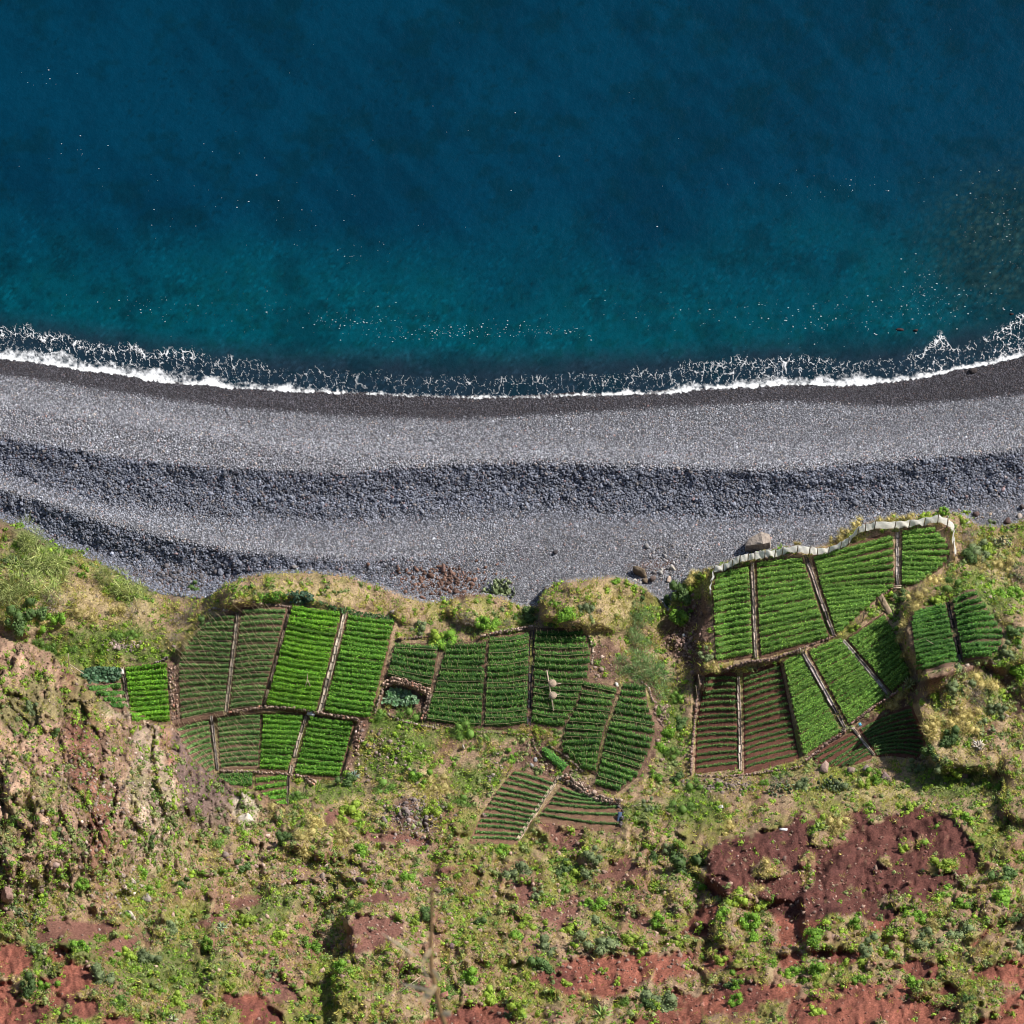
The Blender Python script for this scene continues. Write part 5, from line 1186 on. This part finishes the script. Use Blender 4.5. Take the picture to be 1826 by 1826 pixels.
# hand placed, as in the photograph
for x, y, r_, k, lab in [
 (121, 983, 7, 'bright', 'round dark green bush on pebbles, left one of the neighbouring pair'), (145, 984, 6, 'bright', 'round dark green bush on pebbles, right one of the neighbouring pair'), (34, 935, 8, 'bright', None), (12, 1000, 11, 'dark', None),
 (146, 1025, 7, 'bright', 'small bright bush in the shade below the pair of round bushes'), (345, 1046, 10, 'dark', 'lone green bush on the dark pebbles left of the grassy bluff'), (60, 965, 26, 'reed', 'tall pale reeds at the left border, upper clump'), (80, 1000, 30, 'reed', 'tall pale reeds at the left border, right middle clump'),
 (40, 1030, 34, 'reed', 'broad pale reeds at the left border, lower clump'), (90, 1048, 26, 'reed', 'pale reeds just above the big tangle of dead branches'), (20, 1065, 26, 'reed', 'pale reeds against the left border left of the dead branches'), (236, 1050, 26, 'reed', 'upright fan of pale green reeds right of the left thicket'), (180, 1022, 18, 'reed', None),
 (95, 1072, 26, 'dry', 'big tangle of dead white branches in the left thicket'), (62, 1088, 22, 'dark', 'dark green shrub under the big tangle of dead branches'), (38, 1110, 20, 'dark', None), (100, 1098, 16, 'bright', None), (240, 1088, 17, 'dry', None), (150, 1096, 14, 'tan', None), (165, 1104, 8, 'tan', None),
 (320, 1104, 18, 'dry', 'grey brown bush above the dark bank of the first staked plot'), (342, 1090, 14, 'dry', None), (312, 1136, 12, 'dry', None), (362, 1105, 12, 'dark', 'dark ivy like bush on the shady bank beside the first staked plot'), (428, 1086, 9, 'dry', None),
 (210, 1090, 12, 'tan', None), (205, 1136, 12, 'feather', None), (235, 1130, 12, 'feather', None), (100, 1150, 14, 'feather', None), (70, 1150, 14, 'feather', None), (130, 1160, 10, 'feather', None),
 (752, 1115, 14, 'blue', 'pale grey green bush beside dry tufts above the small caned plot'), (860, 1112, 14, 'bright', 'left half of the green bush pair above the central caned plots'), (880, 1110, 13, 'bright', 'right half of the green bush pair above the central caned plots'), (906, 1110, 12, 'dry', None), (832, 1100, 15, 'dry', None), (928, 1112, 9, 'feather', None),
 (780, 1135, 16, 'lime', None), (800, 1142, 18, 'bright', 'grassy green bush at the top left corner of the central caned plots'), (1010, 1096, 18, 'bright', 'bright green bush on the grassy mound left of its centre'), (1042, 1082, 14, 'blue', 'grey green bush on the grassy mound right of the bright bush'), (985, 1110, 8, 'dark', None),
 (1098, 1034, 10, 'bright', 'bright green bush on the seaward tip of the grassy mound'), (1118, 1040, 7, 'lime', None), (1132, 1057, 6, 'lime', None), (1146, 1053, 6, 'bright', None), (1146, 1064, 6, 'dark', None), (940, 1095, 16, 'dark', 'dark ivy in the shaded hollow left of the grassy mound'),
 (890, 1052, 15, 'blue', None), (1140, 1092, 20, 'cane', 'upper blue green reeds along the left side of the ravine'), (1132, 1135, 24, 'cane', 'middle blue green reeds along the left side of the ravine'), (1130, 1185, 30, 'cane', 'broad blue green reed clump above the easternmost dark plot, left part'), (1170, 1188, 30, 'cane', 'broad blue green reed clump above the easternmost dark plot, right part'),
 (1208, 1102, 16, 'bright', 'bright leafy bush in the dark ravine'), (1222, 1056, 20, 'dark', 'dark bush just outside the left end of the windbreak'), (1190, 1070, 12, 'dark', None), (1262, 1168, 12, 'blue', 'sprawling grey green bush at the lower left corner of the narrow green plot'), (1270, 1188, 10, 'tan', 'round golden tussock at the end of the dark stone wall'), (1240, 1030, 12, 'tan', None),
 (1420, 970, 9, 'tan', 'small golden tussock peeping over the windbreak middle'), (1484, 966, 8, 'tan', None), (1506, 955, 12, 'tan', None), (1530, 938, 12, 'tan', None), (1366, 986, 6, 'tan', None), (1383, 983, 4, 'bright', None), (1682, 912, 9, 'bright', 'bright bush outside the seaward corner of the windbreak'), (1655, 918, 9, 'lime', None),
 (1560, 930, 10, 'tan', None), (1590, 928, 10, 'tan', None), (1620, 924, 10, 'tan', None), (1720, 930, 9, 'lime', None), (1768, 932, 8, 'blue', None), (1730, 955, 18, 'dry', 'grey leafless scrub right of the windbreak end'), (1745, 985, 18, 'blue', None), (1728, 990, 16, 'dark', None), (1760, 975, 14, 'lime', None), (1755, 1000, 14, 'tan', None),
 (1725, 915, 8, 'lime', None), (1790, 1000, 16, 'tan', None), (1775, 1052, 18, 'bright', 'large vivid green bush above right of the black channel terrace'), (1808, 1058, 14, 'bright', None), (1812, 1192, 23, 'bright', 'largest round bright green bush at the right border'), (1806, 1125, 14, 'dark', None), (1800, 1160, 14, 'blue', None), (1815, 1020, 18, 'dry', None), (1700, 1040, 22, 'feather', None), (1660, 1040, 14, 'tan', None), (1636, 1065, 16, 'tan', None), (1648, 1054, 16, 'dry', None),
 (1610, 1060, 12, 'dark', None), (1617, 1105, 11, 'tan', None), (1614, 1135, 11, 'tan', None), (1618, 1165, 11, 'tan', None), (1624, 1190, 10, 'tan', None), (1670, 1068, 14, 'lime', None),
 (1700, 1215, 22, 'blue', 'grey green shrub on the crown of the shady knoll'), (1740, 1236, 24, 'dry', 'broad leafless bush on the top right of the shady knoll'), (1760, 1205, 18, 'tan', None), (1670, 1245, 16, 'lime', None), (1680, 1285, 18, 'tan', None), (1705, 1268, 14, 'tan', None), (1665, 1300, 20, 'tan', None), (1692, 1320, 18, 'dark', None), (1665, 1340, 16, 'dark', None), (1720, 1300, 16, 'tan', None), (1735, 1270, 12, 'tan', None), (1775, 1260, 15, 'blue', None), (1750, 1300, 14, 'blue', None), (1785, 1235, 12, 'lime', None),
 (1591, 1246, 12, 'tan', None), (1580, 1256, 10, 'tan', None), (1610, 1234, 9, 'tan', None), (98, 1307, 13, 'dark', 'dark green bush above a black hollow in the cliff'), (105, 1485, 11, 'blue', None), (93, 1488, 9, 'bright', None), (53, 1265, 12, 'blue', None), (96, 1410, 7, 'lime', None), (93, 1450, 6, 'lime', None), (80, 1610, 8, 'bright', None), (146, 1570, 12, 'bright', 'bright shrub at the lower middle of the cliff'), (308, 1437, 8, 'lime', 'yellow green shrub at the foot of the purple cliff face'), (47, 1350, 8, 'lime', None),
 (540, 1408, 26, 'feather', 'large feathery green clump right of the bottom tip of the left block'), (525, 1420, 12, 'blue', None), (745, 1385, 14, 'bright', None), (728, 1275, 20, 'feather', 'rounded feathery clump at the open side of the walled leafy bed'), (684, 1276, 14, 'feather', None), (828, 1298, 20, 'feather', 'feathery green clump along the overgrown wall under the central caned plots'), (775, 1440, 18, 'lime', None), (782, 1395, 20, 'tan', None), (780, 1415, 14, 'tan', None),
 (740, 1380, 9, 'dark', None), (835, 1420, 24, 'feather', None), (630, 1440, 20, 'lime', None), (620, 1390, 14, 'dark', None), (686, 1402, 16, 'feather', None), (916, 1350, 9, 'bright', 'bright green tuft on bare earth above the lowest plot'), (896, 1510, 12, 'bright', None),
 (186, 1742, 22, 'blue', 'big dark grey green bush at lower left beside red soil'), (262, 1585, 10, 'bright', None), (145, 1684, 14, 'bright', None), (262, 1706, 16, 'blue', None), (440, 1640, 12, 'lime', None), (413, 1640, 10, 'lime', None), (327, 1670, 10, 'bright', None), (556, 1680, 18, 'bright', 'bright green shrub near the lower left of the deep hollow'), (497, 1670, 14, 'lime', None), (300, 1650, 14, 'blue', None), (80, 1760, 12, 'bright', None), (480, 1738, 11, 'blue', None),
 (925, 1548, 20, 'blue', 'broad grey green shrub in the scrub below the lowest plot, left of two'), (1002, 1554, 17, 'dark', None), (1018, 1556, 14, 'lime', None), (813, 1562, 10, 'bright', None), (798, 1586, 9, 'dark', None), (1072, 1675, 27, 'blue', 'widest grey green dome shaped shrub in the lower centre'), (975, 1690, 20, 'blue', 'round grey green shrub left of the widest dome shaped shrub'), (1125, 1674, 17, 'lime', None), (1177, 1639, 13, 'bright', 'bright green shrub alone beside the right hand track of red soil'), (1070, 1614, 15, 'bright', 'larger bright shrub of a pair above the widest dome shaped shrub'), (1044, 1608, 11, 'bright', None),
 (945, 1645, 16, 'lime', None), (925, 1668, 16, 'bright', None), (835, 1745, 18, 'bright', 'vivid green round shrub right of the foreground twig'), (915, 1750, 15, 'lime', None), (975, 1720, 18, 'dark', None), (870, 1780, 18, 'lime', None), (930, 1795, 18, 'lime', None), (1183, 1780, 26, 'blue', 'large grey green shrub between the two bottom red slopes'), (1160, 1790, 14, 'dark', None), (1073, 1730, 8, 'lime', None), (1100, 1752, 7, 'lime', None), (855, 1640, 13, 'dark', None), (757, 1628, 12, 'dark', None), (740, 1645, 10, 'lime', None), (1195, 1510, 12, 'blue', None),
 (1215, 1540, 26, 'dark', 'dark green shrub at the left foot of the big red slope'), (1250, 1578, 12, 'bright', None), (1317, 1600, 16, 'lime', None), (1340, 1645, 18, 'bright', 'rounded bright shrub below the shaded scarp of the big red slope'), (1363, 1606, 12, 'lime', None), (1345, 1580, 12, 'tan', None), (1485, 1475, 22, 'tan', 'golden tussocks growing in the middle top of the big red slope'), (1460, 1470, 16, 'lime', 'yellow green bush left of the golden tussocks on the big red slope'), (1498, 1465, 12, 'lime', None), (1610, 1508, 9, 'lime', 'small yellow green shrub alone on the right part of the big red slope'), (1685, 1540, 16, 'lime', 'wide yellow green shrub near the right side of the big red slope'), (1672, 1548, 10, 'tan', None), (1577, 1537, 8, 'tan', None), (1440, 1532, 9, 'tan', None), (1360, 1545, 12, 'tan', None), (1352, 1560, 10, 'tan', None),
 (1455, 1668, 19, 'bright', 'bright shrub at the lower end of the groove in the big red slope'), (1522, 1650, 13, 'bright', None), (1550, 1690, 18, 'blue', None), (1568, 1696, 11, 'lime', None), (1714, 1614, 15, 'bright', None), (1635, 1636, 14, 'bright', None), (1614, 1628, 9, 'bright', None), (1682, 1596, 8, 'bright', None), (1532, 1632, 6, 'bright', None), (1705, 1448, 12, 'lime', None), (1779, 1398, 16, 'bright', 'bright green shrub at the edge of the dark thicket near the right border'), (1792, 1560, 20, 'dark', None), (1790, 1600, 22, 'bright', None), (1725, 1460, 12, 'bright', None), (1650, 1680, 20, 'blue', None), (1720, 1660, 20, 'blue', None),
 (1448, 1732, 18, 'bright', None), (1535, 1722, 16, 'lime', None), (1457, 1758, 12, 'lime', None), (1316, 1756, 12, 'bright', None), (1314, 1785, 12, 'bright', None), (1374, 1713, 11, 'bright', None), (1632, 1755, 15, 'bright', None), (1532, 1745, 12, 'bright', None), (1302, 1757, 10, 'dark', None), (1285, 1712, 12, 'lime', None), (1705, 1370, 12, 'lime', None), (1674, 1356, 14, 'blue', None), (1565, 1385, 12, 'bright', None), (1640, 1365, 14, 'blue', None), (1362, 1395, 9, 'bright', None), (1277, 1401, 9, 'bright', None), (1390, 1390, 18, 'dry', None), (1430, 1400, 16, 'blue', None), (1500, 1400, 18, 'blue', None), (1240, 1400, 16, 'feather', None), (1240, 1430, 22, 'feather', 'soft green feathery mass left of the pale litter in the scrub'), (1205, 1440, 18, 'feather', None),
 (1180, 1260, 14, 'feather', None), (1205, 1240, 14, 'feather', None), (1216, 1290, 14, 'dark', None), (1200, 1340, 14, 'feather', None), (1178, 1330, 12, 'bright', None), (1170, 1380, 13, 'bright', None), (1210, 1385, 14, 'dark', None), (1190, 1305, 12, 'bright', None), (558, 1500, 20, 'tan', None), (600, 1480, 20, 'tan', None), (520, 1490, 14, 'dark', None), (505, 1495, 14, 'dark', None), (570, 1462, 14, 'tan', None), (610, 1460, 12, 'lime', None),
]:
    SH.append([x, y, r_, k, lab])
def free(x, y):
    if samp(fieldm, x, y) > .12: return False
    if y < bluff(x) + 6 or y > 1850: return False
    return True
tries = 0
while len(SH) < 300 and tries < 20000:
    tries += 1
    x = random.uniform(0, 1826); y = random.uniform(1380, 1820) if random.random() < .9 else random.uniform(1100, 1400)
    if not free(x, y): continue
    if samp(cw, x, y) > .5 and random.random() < .7: continue
    if samp(bare, x, y) > .4 and random.random() < .93: continue
    if any(abs(s[0] - x) < 22 and abs(s[1] - y) < 18 for s in SH): continue
    SH.append([x, y, random.uniform(7, 15), random.choice(['bright', 'lime', 'lime', 'dark', 'blue', 'blue', 'tan', 'feather']), None])
LAND = [('the left cliff face', 150, 1400, 'on'), ('the cliff foot', 250, 1620, 'near'), ('the left thicket of reeds', 80, 1040, 'in or beside'), ('the green meadow left of the plots', 230, 1130, 'on'), ('the bottom tip of the left block', 520, 1450, 'below'),
        ('the walled leafy bed', 715, 1265, 'near'), ('the grassy slope below the leafy bed', 730, 1370, 'on'), ('the lowest plot', 900, 1470, 'near'), ('the grassy mound', 1060, 1075, 'on'), ('the bluff above the small caned plot', 820, 1100, 'on'), ('the green gully', 1195, 1310, 'in'),
        ('the ravine', 1200, 1110, 'in'), ('the windbreak', 1560, 935, 'outside'), ('the upper right terrace', 1740, 1100, 'near'), ('the shady knoll', 1700, 1270, 'on'), ('the brown plots', 1380, 1400, 'below'), ('the big red slope', 1450, 1520, 'on'), ('the right border thicket', 1800, 1430, 'near'),
        ('the purple bare patch', 670, 1660, 'near'), ('the foreground twig', 790, 1720, 'near'), ('the red slope at bottom centre', 1090, 1730, 'near'), ('the bottom right red slopes', 1600, 1760, 'near'), ('the bottom left red patches', 90, 1720, 'near'), ('the bottom left scrub', 330, 1730, 'in'),
        ('the dry slope below the pale outcrop', 500, 1540, 'on'), ('the scrub left of the big red slope', 1180, 1520, 'in'), ('the lower centre scrub', 960, 1600, 'in'), ('the scrub right of the big red slope', 1740, 1560, 'in'), ('the shelf below the red slope', 1380, 1680, 'on'), ('the deep hollow', 560, 1720, 'beside')]
ORD = ['leftmost', 'second from left', 'third from left', 'fourth from left', 'fifth from left', 'sixth from left', 'seventh from left', 'eighth from left', 'ninth from left', 'tenth from left', 'eleventh from left', 'twelfth from left', 'thirteenth from left', 'fourteenth from left']
buckets = {}
for s in SH:
    if s[4]: continue
    lm_ = min(LAND, key=lambda L_: math.hypot(L_[1] - s[0], (L_[2] - s[1]) * 1.3))
    size = 'large' if s[2] > 15 else ('small' if s[2] < 10 else 'medium')
    buckets.setdefault((size, s[3], lm_[0], lm_[3]), []).append(s)
for (size, k, lname, rel), L_ in buckets.items():
    L_.sort(key=lambda s: s[0]); d_ = KINDS[k][1]
    for i, s in enumerate(L_):
        s[4] = f'{size} {d_} {rel} {lname}' if len(L_) == 1 else (f'{size} {d_} {rel} {lname}, {ORD[i]}' if len(L_) > 2 else f'{size} {d_} {rel} {lname}, {["left", "right"][i]} of two')
CATN = {'shrub': 'shrub', 'grass_clump': 'grass clump', 'dry_bush': 'dry bush', 'reed_clump': 'reed clump'}
GRP = {'bright': 'bright green shrubs on the slopes', 'lime': 'yellowish green shrubs on the slopes', 'dark': 'dark green shrubs on the slopes', 'blue': 'grey green shrubs on the slopes', 'tan': 'straw coloured tussocks on the slopes', 'dry': 'leafless bushes on the slopes', 'reed': 'pale reed clumps', 'cane': 'blue green reed clumps', 'feather': 'feathery green clumps'}
for i, (x, y, r_, k, lab) in enumerate(SH):
    nm, desc, meshes = KINDS[k]
    R_ = r_ / 16.6 * 1.22
    g0 = ground(x, y + r_ * .35) + [0, 0, -.05 * R_]
    root = tag(empty(nm, g0), lab, CATN[nm], GRP[k])
    root.rotation_euler = (0, 0, random.uniform(0, 6.28)); root.scale = (R_ * random.uniform(.9, 1.15), R_ * random.uniform(.85, 1.1), R_ * random.uniform(.85, 1.15))
    me = meshes[i % len(meshes)]
    link(me.name.split('.')[0], me, root); link('stem', STEMS[i % 3], root)

# ------------------------------------------------------------------ agaves and prickly pears
def agave(px, py, R_, label, c=C(.17, .25, .10)):
    g0 = ground(px, py); root = tag(empty('agave', g0), label, 'agave')
    for k in range(16):
        a = k * 2.4; el = random.uniform(.25, 1.1); L = R_ * random.uniform(.8, 1.1); w = R_ * .10
        d = np.array([math.cos(a) * math.cos(el), math.sin(a) * math.cos(el), math.sin(el)]); sd = np.array([-math.sin(a), math.cos(a), 0]); up_ = np.cross(d, sd)
        V = [0 * d - sd * w * .6, 0 * d + sd * w * .6, d * L * .5 - sd * w + [0, 0, .03], d * L * .5 + sd * w + [0, 0, .03], d * L + [0, 0, -.1 * R_], d * L * .5 - up_ * w * .7, -up_ * w * .5]
        F = [[0, 2, 5, 6], [6, 5, 3, 1]]; F3 = [[2, 4, 5], [5, 4, 3], [2, 3, 4]]; F4b = [[0, 1, 3, 2]]
        link('leaf', mesh_np('leaf', np.array(V), [np.array(F + F4b), np.array(F3)], M_leaf, np.tile(c * random.uniform(.7, 1.3), (7, 1))), root)
agave(1073, 1812, 1.5, 'spiky green agave at the bottom edge between the two red slopes', C(.20, .30, .08))
agave(1463, 1478, 1.2, 'spiky pale green agave among the bushes on top of the big red slope', C(.22, .30, .10))
agave(1622, 1221, 1.1, 'spiky agave where the bank meets the brown track', C(.27, .30, .12))
agave(630, 1386, 1.0, 'flattened blue grey agave at the lower right corner of the left block', C(.22, .28, .24))
agave(395, 1655, .9, 'small pale spiky agave in scrub below the purple patch at left', C(.26, .34, .20))
agave(906, 1815, .9, 'small dark agave at the bottom edge in front of the shrubs', C(.12, .18, .07))
agave(1745, 1332, 1.1, 'whitish dead agave right of the shady knoll', C(.45, .40, .34))
agave(308, 1820, .8, 'curling pale agave at the bottom edge, lower left', C(.30, .34, .20))
def pear(px, py, R_, label, n=46, c=C(.13, .18, .09)):
    g0 = ground(px, py); root = tag(empty('prickly_pear', g0), label, 'prickly pear')
    a = np.arange(8) * 2 * math.pi / 8
    V = np.r_[np.stack([np.cos(a) * .7, 0 * a + .12, np.sin(a) + 1], -1), np.stack([np.cos(a) * .7, 0 * a - .12, np.sin(a) + 1], -1)]
    F = [np.array([[i, (i + 1) % 8, 8 + (i + 1) % 8, 8 + i] for i in range(8)]), np.array([[0, i + 1, i] for i in range(1, 7)] + [[8, 8 + i, 8 + i + 1] for i in range(1, 7)])]
    ms = [mesh_np('pad', V, F, M_leaf, np.tile(c * f, (16, 1))) for f in (.7, 1.0, 1.35)]
    for k in range(n):
        q = R_ * math.sqrt(random.random()); t = random.uniform(0, 6.28); s_ = R_ * random.uniform(.12, .19)
        link('pad', random.choice(ms), root, (q * math.cos(t), q * .75 * math.sin(t), random.uniform(0, .45) * R_ * (1.2 - q / R_)), (random.uniform(-.6, .6), random.uniform(-.6, .6), random.uniform(0, 6.28)), (s_, s_, s_))
pear(890, 1054, 1.7, 'pale prickly pear spilling over the bluff edge onto the pebbles', 70, C(.24, .29, .15))
pear(1784, 968, 1.1, 'whitish prickly pear near the right border below the beach rocks', 44, C(.30, .32, .20))
pear(1395, 1412, 1.5, 'grey green prickly pear below the brown plots, left one', 50, C(.18, .23, .13))
pear(1480, 1405, 1.5, 'dark prickly pear below the small brown plot, right one', 50, C(.10, .13, .07))
pear(45, 1642, 1.3, 'dark prickly pear at the left border below the cliff', 40, C(.16, .19, .11))

# ------------------------------------------------------------------ ground cover nobody could count: grass tufts and low herbs
def tuft_field(name, n, zonef, h0, h1, blades, colf, spread=.16, wide=.022):
    px_ = rng.uniform(-40, 1866, n); py_ = rng.uniform(905, 1845, n)
    w = zonef(px_, py_); k = rng.random(n) < w; px_, py_ = px_[k], py_[k]; n = len(px_)
    G = ground(px_, py_); Cc = colf(px_, py_)
    a = rng.uniform(0, 6.28, (n, blades)); hgt = rng.uniform(h0, h1, (n, 1)) * rng.uniform(.7, 1.1, (n, blades)); sp = rng.uniform(.3, 1.2, (n, blades)) * spread * (hgt / h0) ** .7
    basep = G[:, None, :] + np.stack([np.cos(a) * spread * .35, np.sin(a) * spread * .35, 0 * a - .04], -1)
    tip = G[:, None, :] + np.stack([np.cos(a) * sp * 1.5, np.sin(a) * sp * 1.5, hgt], -1)
    b2 = a + math.pi / 2 + rng.uniform(-.6, .6, a.shape); wd = np.stack([np.cos(b2), np.sin(b2), 0 * b2], -1) * wide * rng.uniform(.7, 1.6, a.shape)[..., None]
    V = np.stack([basep - wd, basep + wd, tip], 2).reshape(-1, 3)
    Fv = np.arange(len(V)).reshape(-1, 3)
    cv = Cc[:, None, None, :] * np.exp(rng.normal(0, .18, (n, blades, 1, 1))) * np.ones((1, 1, 3, 1))
    tag(link(name, mesh_np(name, V, Fv, M_grass, cv.reshape(-1, 3))), kind='stuff')
    print(name, len(Fv))
def landok(x, y):
    return (y > bluff(x) + 3) * (samp(fieldm, x, y) < .3) * 1.0
def pat(x, y, s, seed): return fbm(x / 16.6 / s, y / 16.6 / s, seed, 3)
GS = blur(gsp, 1); SS = blur(ssp, 1)
def z_gold(x, y):
    return landok(x, y) * (1 - .97 * samp(bare, x, y)) * (1 - .8 * samp(dirtm, x, y)) * (1 - .6 * samp(cw, x, y)) * (1 - .6 * samp(GS, x, y)) * np.clip(.45 + .9 * pat(x, y, 1.6, 501) + .35 * pat(x, y, .5, 502) + .3 * samp(SS, x, y), 0, 1)
def z_green(x, y):
    return landok(x, y) * (1 - .97 * samp(bare, x, y)) * (1 - .75 * samp(dirtm, x, y)) * (1 - .5 * samp(cw, x, y)) * np.clip(.28 + 1.0 * pat(x, y, 2.2, 503) + .3 * pat(x, y, .6, 504) + .6 * samp(GS, x, y) - .3 * samp(SS, x, y), 0, 1)
def c_gold(x, y):
    t = np.clip(.5 + .9 * pat(x, y, 2.0, 505) + .25 * rng.normal(size=len(x)), 0, 1)[:, None]
    return C(.66, .57, .17) * t + C(.44, .48, .07) * (1 - t)
def c_green(x, y):
    t = np.clip(.5 + .9 * pat(x, y, 2.5, 506) + .25 * rng.normal(size=len(x)), 0, 1)[:, None]
    return C(.28, .45, .045) * t + C(.14, .26, .035) * (1 - t)
tuft_field('dry_grass', 62000, z_gold, .25, .62, 6, c_gold, .20, .022)
tuft_field('green_grass', 52000, z_green, .14, .36, 7, c_green, .17, .026)
def herbs(name, n, zonef, c1, c2, r0, r1, seed, leaves=42, spiky=False):
    px_ = rng.uniform(-20, 1846, n); py_ = rng.uniform(910, 1845, n); k = rng.random(n) < zonef(px_, py_); px_, py_ = px_[k], py_[k]; n = len(px_)
    G = ground(px_, py_); R_ = np.clip(rng.uniform(r0, r1, n) * np.exp(rng.normal(0, .28, n)), .1, .52)
    lump = rng.normal(0, .38, (n, 4, 3)) * [1, 1, .15]; lump[:, 0] = 0
    kk = rng.integers(0, 4, (n, leaves)); LO = np.take_along_axis(lump, kk[..., None].repeat(3, 2), 1) * R_[:, None, None]; LS = np.array([1, .75, .6, .5])[kk][..., None]
    d = rng.normal(size=(n, leaves, 3)); d /= np.linalg.norm(d, axis=2)[..., None]; d[..., 2] = np.abs(d[..., 2])
    P = G[:, None] + LO * 1.6 + d * R_[:, None, None] * LS * rng.uniform(.6, 1.1, (n, leaves, 1)) * [1, 1, .85]
    nr = d + rng.normal(0, .45, d.shape); nr /= np.linalg.norm(nr, axis=2)[..., None]
    u = np.cross(nr, rng.normal(size=d.shape)); u /= np.linalg.norm(u, axis=2)[..., None]; v = np.cross(nr, u)
    s_ = (.055 + R_[:, None, None] * .13) * rng.uniform(.6, 1.2, (n, leaves, 1))
    t = rng.random((n, 1, 1)); base_c = c1 * t + c2 * (1 - t)
    if spiky:
        u = d + rng.normal(0, .35, d.shape) + [0, 0, .5]; u /= np.linalg.norm(u, axis=2)[..., None]; v = np.cross(u, rng.normal(size=d.shape)); v /= np.linalg.norm(v, axis=2)[..., None]
        V = np.stack([P - u * s_, P - v * s_ * .22, P + u * s_ * 3.2, P + v * s_ * .22], 2).reshape(-1, 3)
    else:
        V = np.stack([P - u * s_, P - v * s_ * .6, P + u * s_, P + v * s_ * .6], 2).reshape(-1, 3)
    cv = np.repeat((base_c * np.exp(rng.normal(0, .24, (n, leaves, 1)))).reshape(-1, 3), 4, 0)
    nb = len(I1[0]); W = G[:, None] + I1[0][None] * (R_ * (.3 if spiky else .62))[:, None, None] * rng.uniform(.6, 1.2, (n, nb, 1)) * [1, 1, .9]
    FW = (I1[1][None] + (np.arange(n) * nb)[:, None, None] + len(V)).reshape(-1, 3)
    cw_ = (base_c * np.exp(rng.normal(0, .15, (n, nb, 1)))).reshape(-1, 3)
    tag(link(name, mesh_np(name, np.r_[V, W.reshape(-1, 3)], [np.arange(len(V)).reshape(-1, 4), FW], M_leaf, np.r_[cv, cw_])), kind='stuff')
    print(name, len(V) // 2 + len(FW))
def z_herb(x, y):
    return landok(x, y) * (1 - .93 * samp(bare, x, y)) * (1 - .7 * samp(dirtm, x, y)) * (1 - .2 * samp(cw, x, y)) * np.clip(.42 + 1.1 * pat(x, y, 1.4, 511) + .3 * rise_at(y) + .1 * samp(cw, x, y) + .15 * (1 - rise_at(y)), 0, 1)
def rise_at(y): return sstep(1380, 1560, y)
herbs('low_green_scrub', 9500, z_herb, C(.28, .42, .04), C(.11, .22, .03), .2, .46, 1)
herbs('low_grey_scrub', 8500, lambda x, y: z_herb(x + 300, y + 70) * landok(x, y) * (1 - .93 * samp(bare, x, y)), C(.27, .33, .11), C(.11, .16, .05), .22, .50, 2)
herbs('low_brown_scrub', 3400, lambda x, y: landok(x, y) * (1 - .9 * samp(bare, x, y)) * np.clip(.25 + pat(x, y, 1.2, 515) + .3 * samp(dirtm, x, y), 0, 1), C(.34, .27, .18), C(.19, .14, .09), .14, .32, 3)
herbs('straw_tussocks', 11000, lambda x, y: z_gold(x, y) * 1.0, C(.54, .44, .19), C(.38, .34, .11), .16, .36, 4, 30, True)

# ------------------------------------------------------------------ dried plant growing close to the viewpoint, far out of focus
def near(px, py, dist): 
    a = (px - 913.0) / 913.0 * TANH; b = (913.0 - py) / 913.0 * TANH
    return CAM + (FWD + np.array([1, 0, 0]) * a + UP * b) * dist
tw = near(800, 1900, 6.0)
root = tag(empty('dry_twig', tw), 'blurred brown twig with pale curled leaves rising from the bottom edge, nearest to the viewer', 'twig')
M_twig2 = attr_mat('brown twig', .8, .2, 0, base=(.16, .10, .045)); M_dleaf = attr_mat('pale dead leaf', .8, .2, 0, base=(.92, .80, .60), transl=.5)
st = [(800, 1900, .0036), (793, 1826, .0034), (784, 1800, .0032), (777, 1764, .0030), (769.6, 1732, .0027), (768, 1691, .0022), (769.6, 1647, .0017), (771, 1589, .0010), (772, 1540, .0005)]
segs = [(near(a[0], a[1], 6.0) - tw, near(b_[0], b_[1], 6.0) - tw, a[2]) for a, b_ in zip(st[:-1], st[1:])]
link('stem', join_prisms('stem', segs, M_twig2, sides=6), root)
for a, b_, w in [((777, 1758), (751, 1788), .0038), ((768, 1692), (751, 1722), .0028), ((751, 1722), (765, 1748), .0016), ((772, 1768), (713, 1754), .0018), ((745, 1708), (680, 1664), .0012), ((772, 1728), (785, 1752), .002), ((790, 1804), (803, 1812), .0045)]:
    p, q = near(*a, 5.98) - tw, near(*b_, 6.02) - tw; d = q - p; L = np.linalg.norm(d); d /= L; sd = np.cross(d, FWD); sd /= np.linalg.norm(sd)
    us = np.linspace(0, 1, 6); prof = np.sin(np.pi * np.clip(us * .85 + .1, 0, 1))
    V = np.concatenate([p + d * L * u_ + sd * o_ * w * pr + FWD * abs(o_) * .002 for u_, pr in zip(us, prof) for o_ in (-1, 0, 1)]).reshape(-1, 3)
    V = np.r_[V, V + FWD * .0006]
    ii = np.arange(18).reshape(6, 3); F = np.stack([ii[:-1, :-1], ii[:-1, 1:], ii[1:, 1:], ii[1:, :-1]], -1).reshape(-1, 4)
    link('leaf', mesh_np('leaf', V, np.r_[F, F[:, ::-1] + 18], M_dleaf), root)
tw2 = near(1256, 1900, 6.2)
r2 = tag(empty('dry_twig', tw2), 'faint blurred second twig at the bottom edge, right of the agave', 'twig')
segs = [(near(1260, 1900, 6.2) - tw2, near(1252, 1800, 6.2) - tw2, .0011), (near(1252, 1800, 6.2) - tw2, near(1246, 1740, 6.2) - tw2, .0007)]
link('stem', join_prisms('stem', segs, M_twig2, sides=6), r2)
